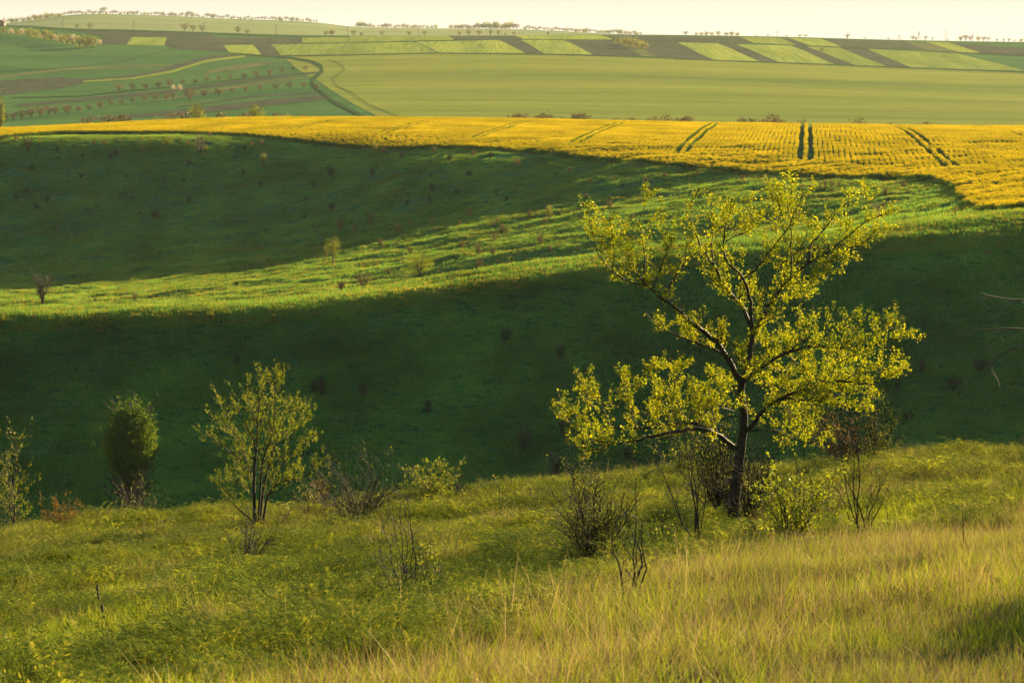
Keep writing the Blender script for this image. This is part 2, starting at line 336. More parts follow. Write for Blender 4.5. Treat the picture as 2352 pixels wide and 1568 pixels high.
for z, a, b, c, d, k in SQ:
    quad4(z, 'ploughed_field' if k == D else ('fallow_field' if k == F else 'crop_field'), a, b, c, d, k)
# contour bands on the left far slope, verges, road
band('ploughed_field', Z1((-40, 600), (200, 575), (400, 560), (560, 548)), [34, 30, 26, 10], M[D], off=.22)
band('ploughed_field', Z1((520, 550), (700, 535), (900, 515), (1100, 475), (1350, 400), (1480, 380), (1600, 374)), [9, 6, 6, 8, 9, 8, 2], M[D], off=.22)
band('ploughed_field', Z1((120, 712), (500, 676), (900, 640), (1200, 612), (1500, 568), (1900, 516), (2130, 490)), [7, 8, 7, 6, 6, 4], M[D], off=.22)
band('ploughed_field', Z1((560, 806), (900, 782), (1300, 752), (1700, 702), (2150, 660), (2225, 672)), [3, 8, 14, 15, 12, 2], M[D], off=.22)
band('ploughed_field', Z1((1200, 722), (1700, 650), (2150, 625)), [3, 4, 3], M[D], off=.22)
band('ploughed_field', Z1((1370, 494), (1600, 455), (1850, 420)), [5, 12, 4], M[F], off=.22)
band('pale_verge', Z1((560, 552), (900, 530), (1150, 487), (1380, 415), (1650, 380)), [4, 5, 6, 5], M[G], off=.30)
band('pale_verge', Z1((0, 520), (400, 470), (800, 452), (1200, 440)), [5, 7, 3], M[F], off=.2)
band('pale_verge', Z1((1000, 690), (1500, 600), (1900, 540), (2090, 525)), [2, 6, 6, 2], M[F], off=.2)
band('rough_verge', Z1((80, 660), (500, 650), (900, 610), (1300, 575), (1700, 525), (2110, 490)), 2.2, M['hedge_line'], off=.26)
band('rough_verge', Z1((0, 485), (400, 462), (800, 420), (1150, 335)), 1.5, M['hedge_line'], off=.26)
band('rough_verge', Z1((-60, 172), (200, 180), (420, 200), (900, 212), (1400, 228), (2000, 246), (2352, 250)), [3, 4, 5, 5, 4, 3], M['hedge_line'], off=.5)
band('ditch', Z1((1560, 372), (1750, 376), (1900, 386), (2080, 412), (2155, 445), (2168, 480), (2112, 530), (2100, 562), (2150, 612), (2250, 690), (2352, 742), (2440, 785)), [2, 2.5, 4, 7, 8, 8, 6, 6, 7, 8], M['hedge_line'], off=.4, n=70)
band('ditch', Z1((1885, 378), (2352, 372))+Z2((700, 361), (1350, 366), (1800, 375), (2245, 391))+Z3((300, 410), (1000, 436), (1500, 456), (2352, 489), (2500, 497)), [2, 2, 3, 2, 2.5, 3], M['hedge_line'], off=.35, n=80)
band('ditch', Z1((1500, 304), (2000, 298), (2352, 291))+Z2((600, 283), (870, 273), (1330, 269), (1930, 272), (2200, 280))+Z3((0, 285), (540, 294), (1130, 320), (1900, 357), (2352, 378)), 1.3, M['hedge_line'], off=.3, n=70)
for dx in (0, 9):
    band('tractor_track', Z2((20+dx, 405), (90+dx, 428), (125+dx*1.4, 470), (85+dx, 505), (38+dx*1.4, 535), (72+dx*1.5, 585), (170+dx*2, 625), (215+dx*3, 670), (290+dx*3, 715), (430+dx*3, 765), (480+dx*4, 790)), .8, M['hedge_line'], off=.25, n=60)
# pale far hill cover
drape('stubble_field', ([(-20, 56), (100, 44), (200, 34), (350, 37), (500, 44), (740, 54), (800, 63), (1176, 69), (1400, 79), (1470, 82)],
      [(-20, 70), (60, 74), (250, 82), (500, 88), (740, 93), (1000, 95), (1176, 95), (1400, 95), (1440, 95), (1470, 95)]), M['pale_hill'], .3, 60, 30, y0=2120., y1=3490.)

# ------------------------------------------------------------------ instanced stuff
def cloud(name, proto_me, P, rotz, tilt, scl, kind='stuff', extra=None):
    me = bpy.data.meshes.new(name+'_points'); me.vertices.add(len(P)); me.vertices.foreach_set('co', np.asarray(P, np.float32).ravel())
    a = me.attributes.new('rot', 'FLOAT_VECTOR', 'POINT'); r = np.zeros((len(P), 3), np.float32); r[:, 2] = rotz; r[:, 0] = tilt[0]; r[:, 1] = tilt[1]
    a.data.foreach_set('vector', r.ravel())
    a = me.attributes.new('scl', 'FLOAT', 'POINT'); a.data.foreach_set('value', np.asarray(scl, np.float32))
    o = link(name, me); tag(o, kind=kind)
    src = bpy.data.objects.new(name+'_source', proto_me)
    ng = bpy.data.node_groups.new(name, 'GeometryNodeTree')
    ng.interface.new_socket('Geometry', in_out='INPUT', socket_type='NodeSocketGeometry'); ng.interface.new_socket('Geometry', in_out='OUTPUT', socket_type='NodeSocketGeometry')
    n = ng.nodes; gi = n.new('NodeGroupInput'); go = n.new('NodeGroupOutput'); ip = n.new('GeometryNodeInstanceOnPoints')
    oi = n.new('GeometryNodeObjectInfo'); oi.inputs['Object'].default_value = src; oi.inputs['As Instance'].default_value = True
    na = n.new('GeometryNodeInputNamedAttribute'); na.data_type = 'FLOAT_VECTOR'; na.inputs[0].default_value = 'rot'
    nb = n.new('GeometryNodeInputNamedAttribute'); nb.data_type = 'FLOAT'; nb.inputs[0].default_value = 'scl'
    ng.links.new(gi.outputs[0], ip.inputs['Points']); ng.links.new(oi.outputs['Geometry'], ip.inputs['Instance'])
    ng.links.new(na.outputs[0], ip.inputs['Rotation']); ng.links.new(nb.outputs[0], ip.inputs['Scale']); ng.links.new(ip.outputs[0], go.inputs[0])
    md = o.modifiers.new('scatter', 'NODES'); md.node_group = ng
    return o
def blades(rng, n, rad, h, wd, lean=.35, curve=.3, seg=2):
    """n curved blades; returns verts, quads"""
    a = rng.random(n)*2*PI; r = rad*np.sqrt(rng.random(n)); bx, by = r*np.cos(a), r*np.sin(a)
    hh = h[0]+(h[1]-h[0])*rng.random(n); th = rng.random(n)*2*PI; le = lean*rng.random(n)
    wa = rng.random(n)*2*PI; cw, sw = np.cos(wa)*wd*.5, np.sin(wa)*wd*.5
    V = []
    for k in range(seg+1):
        f = k/seg; off = hh*(le*f+curve*f*f*rng.random(n) if k else 0)
        z = hh*f*(1-.25*f*le/lean) if k else np.full(n, -.03)
        cx, cy = bx+np.cos(th)*off, by+np.sin(th)*off; ww = (1-.85*f)
        V += [np.stack([cx-cw*ww, cy-sw*ww, z], 1), np.stack([cx+cw*ww, cy+sw*ww, z], 1)]
    V = np.stack(V, 1); m = V.shape[1]; base = np.arange(n)*m
    Q = [np.stack([base+2*k, base+2*k+1, base+2*k+3, base+2*k+2], 1) for k in range(seg)]
    return V.reshape(-1, 3), np.concatenate(Q)
def scat(x0, x1, y0, y1, n, cond=None, s=.29, pad=1.0):
    y = y0+(y1-y0)*rng.random(n); x = (rng.random(n)*2-1)*(s*y1+pad)
    k = np.abs(x) < s*y+pad; x, y = x[k], y[k]
    if cond is not None:
        k = cond(x, y); x, y = x[k], y[k]
    return x, y
def put(name, me, x, y, s0, s1, dz=0., tl=.12, label=None):
    n = len(x); P = np.stack([x, y, H(x, y)+dz], 1)
    hv = (1+.34*fbm(x/1.1, y/.9, 2))*np.clip(.55+y/45, .6, 1) if y.max() < 60 else 1.
    return cloud(name, me, P, rng.random(n)*2*PI, (rng.normal(0, tl, n), rng.normal(0, tl, n)), (s0+(s1-s0)*rng.random(n))*hv)

# rapeseed: world outline of the field
EP = [(-300, 340, 480), (-100, 335, 478), (0, 322, 476), (130, 309, 474), (400, 309, 470), (600, 318, 463), (1000, 341, 430), (1176, 352, 412), (1500, 380, 380), (1700, 400, 352), (1900, 411, 335), (2060, 417, 318), (2140, 419, 312), (2190, 431, 300), (2220, 460, 272), (2252, 492, 248), (2300, 495, 243), (2352, 490, 243), (2700, 470, 243)]
ES = np.array([float(pix(p[0], p[1])[0]) for p in EP]); EY = np.array([p[2] if (p[0] >= 2220 or p[0] < -50) else ground(p[0], p[1], 250, 540)[1] for p in EP], float)
print('edge', [(p[0], round(y)) for p, y in zip(EP, EY)])
def edgeY(s): return np.interp(s, ES, EY)
def in_rape(x, y): return y > edgeY(x/y)
def edge_dist(x, y):
    e = np.full(x.shape, 1e9); Q = np.stack([ES*EY, EY], 1)
    for a, b in zip(Q[:-1], Q[1:]):
        ab = b-a; t = np.clip(((x-a[0])*ab[0]+(y-a[1])*ab[1])/(ab@ab), 0, 1)
        e = np.minimum(e, np.hypot(x-a[0]-t*ab[0], y-a[1]-t*ab[1]))
    return e
_s = np.linspace(-.40, .40, 200); _f = np.linspace(0, 1, 40)
_Y0 = edgeY(_s)[:, None]; _Yg = _Y0+(585-_Y0)*_f[None, :]; _X = _s[:, None]*_Yg
tag(link('rapeseed_field', mesh('rapeseed_field', np.stack([_X, _Yg, H(_X, _Yg)+.06], -1).reshape(-1, 3), grid_faces(200, 40)[:, ::-1], M['rape_ground'], smooth=True)), kind='structure')
def rape_proto(rng, nfl=60, nst=34):
    V, F = blades(rng, nst, .34, (.75, 1.1), .10, .25, .1, 1); V = V.copy()
    n = nfl; a = rng.random(n)*2*PI; r = .36*np.sqrt(rng.random(n)); z = 1.16-.30*rng.random(n)**1.7 - .3*r
    c = np.stack([r*np.cos(a), r*np.sin(a), z], 1)
    d1 = rng.normal(size=(n, 3)); d1 /= np.linalg.norm(d1, axis=1)[:, None]; d2 = np.cross(d1, rng.normal(size=(n, 3))); d2 /= np.linalg.norm(d2, axis=1)[:, None]
    sz = (.034+.028*rng.random(n))[:, None]
    W = np.stack([c-d1*sz, c-d2*sz, c+d1*sz, c+d2*sz], 1).reshape(-1, 3)
    Fl = np.arange(n)[:, None]*4+np.arange(4)[None, :]+len(V)
    return mesh('rapeseed_plant', np.concatenate([V, W]), [F, Fl], [M['rape_green'], M['rape_flower']], np.concatenate([np.zeros(len(F)), np.ones(n)]))
def rape_points():
    vx = .147; out = []
    c = np.arange(-330, 330, 1.0)
    for ci in c:
        yy = np.arange(236, 583, .62); yy = yy+rng.random(len(yy))*.4
        x = ci+vx*yy+rng.normal(0, .05, len(yy))+.12*np.sin(yy/9+ci)
        out.append(np.stack([x, yy, np.full(len(yy), ci)], 1))
    P = np.concatenate(out); P = P[np.abs(P[:, 0]/P[:, 1]) < .33]; P = P[in_rape(P[:, 0], P[:, 1])]
    ed = edge_dist(P[:, 0], P[:, 1]); head = ed < 17+4*vnoise(P[:, 0]/15, P[:, 1]/15)
    # tramlines: wheel pairs every 25 m
    cc = P[:, 0]-vx*P[:, 1]; k = np.abs(((cc+12.5) % 25)-12.5)
    tram = (np.abs(k-1.05) < .42) & (ed > 14)
    keep = ~tram
    gap = fbm(P[:, 0]/6, P[:, 1]/2.5, 2) < -.95
    keep &= ~gap
    P = P[keep]; head = head[keep]
    P[head, 0] += rng.random(head.sum())-.5
    # wheel marks of the headland, running along the edge
    ed = edge_dist(P[:, 0], P[:, 1]); P = P[~((np.abs(ed-13) < .35))]
    return P
RP = rape_points()
for k in range(2):
    Pk = RP[k::2]; n = len(Pk)
    o = put('rapeseed_crop', rape_proto(np.random.default_rng(50+k)), Pk[:, 0], Pk[:, 1], .85, 1.12, 0., .06)
ex, ey = scat(0, 0, 236, 490, 60000, lambda x, y: in_rape(x, y) & (edge_dist(x, y) < 2.0), .33)
put('rapeseed_crop', rape_proto(np.random.default_rng(60)), ex, ey, .8, 1.05, 0., .06)

# grass on the middle slopes
def tuft(name, seed, n, rad, h, wd, mats, pale=.0, lean=.5):
    r = np.random.default_rng(seed); V, F = blades(r, n, rad, h, wd, lean, .35, 1)
    mi = (r.random(n) < pale).astype(int)
    return mesh(name, V, F, mats, mi)
gx, gy = scat(0, 0, 236, 500, 160000, lambda x, y: ~in_rape(x, y) & (edge_dist(x, y) < .75), .33)
put('rapeseed_edge', tuft('rapeseed_stems', 61, 40, .35, (.6, 1.05), .09, [M['rape_green'], M['rape_flower']], .04), gx, gy, .8, 1.05, 0., .06)
TRK = [[(-20, 1025), (200, 1063), (400, 1110), (530, 1165), (610, 1220), (640, 1262), (600, 1295)], [(-20, 1045), (180, 1088), (360, 1138), (480, 1188), (556, 1240), (572, 1270), (545, 1298)]]
TRW = [np.array([ground(x_*.3418, 258.4+y_*.3418, 236, 480)[:2] for x_, y_ in q]) for q in TRK]
def off_track(x, y):
    e = np.full(x.shape, 1e9)
    for Q in TRW:
        for a, b in zip(Q[:-1], Q[1:]):
            ab = b-a; t = np.clip(((x-a[0])*ab[0]+(y-a[1])*ab[1])/(ab@ab+1e-9), 0, 1)
            e = np.minimum(e, np.hypot(x-a[0]-t*ab[0], y-a[1]-t*ab[1]))
    return e > .6
notrape = lambda x, y: (~in_rape(x, y) | (y < 236)) & off_track(x, y)
x, y = scat(0, 0, 184, 236, 46000, notrape, .285)
put('hill_grass', tuft('grass_tuft', 1, 60, .95, (.12, .34), .07, [M['grass_m'], M['grass_pale']], .05), x, y, .7, 1.2)
x, y = scat(0, 0, 236, 480, 150000, lambda x, y: notrape(x, y) & (fbm(x/7, y/3, 2) > -.7), .285)
put('hill_grass', tuft('grass_tuft', 2, 50, 1.0, (.10, .32), .085, [M['grass_m'], M['grass_pale']], .12), x, y, .7, 1.25)
x, y = scat(0, 0, 236, 480, 60000, lambda x, y: notrape(x, y) & (fbm(x/9+7, y/3.5, 2) > .35), .285)
put('tussock_grass', tuft('grass_tussock', 3, 46, .42, (.25, .5), .08, [M['grass_m'], M['grass_pale']], .3), x, y, .6, 1.2)
x, y = scat(0, 0, 219, 238, 9000, notrape, .285)
put('hill_grass', tuft('grass_tuft', 9, 60, .95, (.12, .36), .07, [M['grass_m'], M['grass_pale']], .65), x, y, .8, 1.2)  # more straw near the ridge, also painting its sunlit rim paler
x, y = scat(0, 0, 184, 232, 14000, lambda x, y: notrape(x, y) & (fbm(x/6+3, y/3, 2) > .15), .285)
put('tussock_grass', tuft('grass_tussock', 31, 46, .45, (.25, .5), .08, [M['grass_m'], M['grass_pale']], .08), x, y, .6, 1.2)
# part dry turf, part sunlight painted as paler grass on bowl floor and ridge
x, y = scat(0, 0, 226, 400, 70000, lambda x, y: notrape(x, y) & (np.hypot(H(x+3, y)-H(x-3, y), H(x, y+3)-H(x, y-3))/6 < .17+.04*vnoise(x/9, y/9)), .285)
put('dry_lit_hill_grass', tuft('dry_lit_tuft', 33, 30, .8, (.14, .34), .07, [M['grass_pale'], M['grass_m']], .15), x, y, .7, 1.15)
# foreground meadow
def tanline(x, y):                      # > 0 on the near, dry side
    return np.interp(x, [-4, -2, -.7, .4, 2.8, 6, 10], [8.2, 9, 10.6, 15, 20, 23, 25]) - y + 1.6*vnoise(x/1.3, y/1.3)
def meadow(n, cond, y0=7.2, y1=43, s=.30): return scat(0, 0, y0, y1, n, cond, s, .6)
gp = tuft('grass_clump', 4, 46, .16, (.06, .17), .007, [M['grass_f'], M['dry_f']], .08, .7)
x, y = meadow(74000, lambda x, y: (tanline(x, y) < 0) | (rng.random(len(x)) < .5)); put('meadow_grass', gp, x, y, .7, 1.25)
# feathery herbs: arching stems with leaflets
def herb(seed, ns=7, h=.2, nl=12, ll=.035):
    r = np.random.default_rng(seed); V = []; F = []
    for k in range(ns):
        a = r.random()*2*PI; b = r.random()*2*PI; L = h*(.6+.7*r.random()); cur = .5+.5*r.random()
        f = np.linspace(.15, 1, nl); px_ = .07*math.cos(b)+math.cos(a)*L*cur*f**1.7; py_ = .07*math.sin(b)+math.sin(a)*L*cur*f**1.7; pz = L*np.sin(f*PI/2*1.15)
        for sg in (-1, 1):
            o = np.stack([px_, py_, pz], 1); l2 = ll*(1-.5*f)[:, None]
            d = np.array([-math.sin(a)*sg, math.cos(a)*sg, .25]); fw = np.array([math.cos(a), math.sin(a), .1])*.35
            q = np.stack([o, o+(d*.5+fw*.1)*l2, o+(d+fw)*l2, o+(d*.5+fw*1.1)*l2], 1)
            i0 = sum(len(v) for v in V); V.append(q.reshape(-1, 3)); F.append(np.arange(len(f))[:, None]*4+np.arange(4)+i0)
    return mesh('herb', np.concatenate(V), np.concatenate(F), M['herb_f'])
x, y = meadow(46000, lambda x, y: (tanline(x, y) < .5) & (fbm(x/2.4, y/2.4, 2) > -.35)); put('meadow_herbs', herb(5, 8, .16, 11, .048), x, y, .7, 1.3)
x, y = meadow(12000, lambda x, y: (tanline(x, y) < 1) & (fbm(x/1.6+30, y/1.6, 2) > .1)); put('meadow_herbs', herb(6, 9, .21, 13, .055), x, y, .7, 1.3)
dp = tuft('dry_clump', 7, 26, .15, (.08, .29), .0042, [M['dry_f'], M['grass_f']], .12, .9)
x, y = meadow(62000, lambda x, y: ((tanline(x, y) > -1) & (fbm(x/.8+11, y/.6, 2) > -.35)) | (fbm(x/2.2+50, y/1.4, 2) > .6)); put('dry_grass', dp, x, y, .7, 1.3, 0, .2)
x, y = meadow(9000, lambda x, y: (tanline(x, y) < 0) & (y > 29) & (fbm(x/2+50, y, 2) > -.2), 29, 40.5); put('dry_grass', dp, x, y, .7, 1.2, 0, .2)
M['straw'] = leafmat('bright straw stalk', [(.30, .23, .12), (.45, .36, .2), (.55, .45, .27)], .3, (1.2, 1.1, .8), .12, .35)
x, y = meadow(5200, lambda x, y: (tanline(x, y) > -2.5) | (rng.random(len(x)) < .12)); put('straw_stalks', tuft('straw', 11, 3, .12, (.18, .40), .0055, [M['straw']], 0, 1.1), x, y, .6, 1.2, 0, .3)
gb = tuft('tall_grass_clump', 8, 14, .12, (.12, .28), .0055, [M['grass_f'], M['dry_f']], .2, .8)
x, y = meadow(6000, lambda x, y: tanline(x, y) > 0); put('meadow_grass', gb, x, y, .7, 1.2, 0, .15)

# ------------------------------------------------------------------ woody plants
def tubes(B, sides=5):
    """B: list of (points, radii) -> verts, quads"""
    V = []; F = []; base = 0
    ang = np.arange(sides)*2*PI/sides; ca, sa = np.cos(ang), np.sin(ang)
    for P, r in B:
        P = np.asarray(P, float); n = len(P)
        T = np.gradient(P, axis=0); T /= np.linalg.norm(T, axis=1)[:, None]+1e-9
        ref = np.array([0., 1., 0]) if abs(T[0, 1]) < .8 else np.array([1., 0, 0])
        N = np.cross(T, ref); N /= np.linalg.norm(N, axis=1)[:, None]+1e-9; Bn = np.cross(T, N)
        ring = P[:, None]+(N[:, None]*ca[None, :, None]+Bn[:, None]*sa[None, :, None])*np.asarray(r)[:, None, None]
        V.append(ring.reshape(-1, 3))
        i = base+np.arange(n-1)[:, None]*sides+np.arange(sides)[None, :]; j = base+np.arange(n-1)[:, None]*sides+(np.arange(sides)+1)[None, :] % sides
        F.append(np.stack([i, j, j+sides, i+sides], -1).reshape(-1, 4)); base += n*sides
    return np.concatenate(V), np.concatenate(F)
def resample(P, k):
    P = np.asarray(P, float); d = np.concatenate([[0], np.cumsum(np.linalg.norm(np.diff(P, axis=0), axis=1))]); u = np.linspace(0, d[-1], k)
    Q = np.stack([np.interp(u, d, P[:, i]) for i in range(3)], 1)
    for _ in range(2): Q[1:-1] = (Q[:-2]+2*Q[1:-1]+Q[2:])/4
    return Q, d[-1]
def sprout(r, parents, per_m, lr, spread=.9, up=.45, rf=.45, npt=5, t0=.15, rmin=.0012, wob=.12, minn=1, taper=.6, tipshort=.35):
    out = []
    for P, rad in parents:
        P = np.asarray(P); seg = np.linalg.norm(np.diff(P, axis=0), axis=1); Lg = seg.sum(); cum = np.concatenate([[0], np.cumsum(seg)])
        n = max(minn, int(r.poisson(per_m*Lg)))
        for _ in range(n):
            f = t0+(1-t0)*r.random(); u = f*Lg; k = min(np.searchsorted(cum, u)-1, len(seg)-1); k = max(k, 0); ff = (u-cum[k])/(seg[k]+1e-9)
            p = P[k]*(1-ff)+P[k+1]*ff; T = (P[k+1]-P[k])/(seg[k]+1e-9); rr = rad[k]*(1-ff)+rad[k+1]*ff
            d = r.normal(size=3); d -= T*(d@T); d /= np.linalg.norm(d)+1e-9
            d = T*(1-spread*.5)+d*spread+np.array([0, 0, up]); d /= np.linalg.norm(d)
            L = (lr[0]+(lr[1]-lr[0])*r.random())*(1-tipshort*f)
            pts = [p]; q = d.copy()
            for j in range(npt-1):
                q = q+r.normal(size=3)*wob+np.array([0, 0, up*.15]); q /= np.linalg.norm(q); pts.append(pts[-1]+q*L/(npt-1))
            r0 = max(rr*rf, rmin); out.append((np.array(pts), np.linspace(r0, max(r0*(1-taper), rmin*.7), npt)))
    return out
def leaves(r, twigs, per_m, size, jit=.02, up=.3, tipf=.3, asp=.62, droop=0.):
    """folded two-triangle leaves along twigs"""
    C = []; T_ = []
    for P, rad in twigs:
        seg = np.linalg.norm(np.diff(P, axis=0), axis=1); Lg = seg.sum(); n = int(r.poisson(per_m*Lg))
        if n < 1: continue
        u = (tipf+(1-tipf)*r.random(n))*Lg if r.random() < .8 else r.random(n)*Lg
        cum = np.concatenate([[0], np.cumsum(seg)]); C.append(np.stack([np.interp(u, cum, P[:, i]) for i in range(3)], 1)); T_.append(np.repeat([(P[-1]-P[0])/(Lg+1e-9)], n, 0))
    if not C: return np.zeros((0, 3)), np.zeros((0, 3), int)
    C = np.concatenate(C); T_ = np.concatenate(T_); n = len(C)
    C = C+r.normal(size=(n, 3))*jit
    a = T_*.6+r.normal(size=(n, 3))*.7+np.array([0, 0, up-droop]); a /= np.linalg.norm(a, axis=1)[:, None]
    b = np.cross(a, r.normal(size=(n, 3))); b /= np.linalg.norm(b, axis=1)[:, None]; c = np.cross(a, b)
    s = (size[0]+(size[1]-size[0])*r.random(n))[:, None]
    tip = C+a*s-c*s*.12; s1 = C+a*s*.45+b*s*asp*.5+c*s*.14; s2 = C+a*s*.45-b*s*asp*.5+c*s*.14
    V = np.stack([C, s1, tip, s2], 1).reshape(-1, 3); i = np.arange(n)*4
    return V, np.concatenate([np.stack([i, i+1, i+2], 1), np.stack([i, i+2, i+3], 1)])
def thing(name, label, cat, loc, group=None):
    o = link(name, None, loc=loc); o.empty_display_size = .1; return tag(o, label, cat, group)
def wood(name, B, parent, mat, loc, sides=5):
    V, F = tubes(B, sides); return link(name, mesh(name, V-np.asarray(loc), F, mat, smooth=True), parent)
def foliage(name, VF, parent, mat, loc):
    V, F = VF
    return link(name, mesh(name, V-np.asarray(loc), F, mat), parent) if len(V) else None

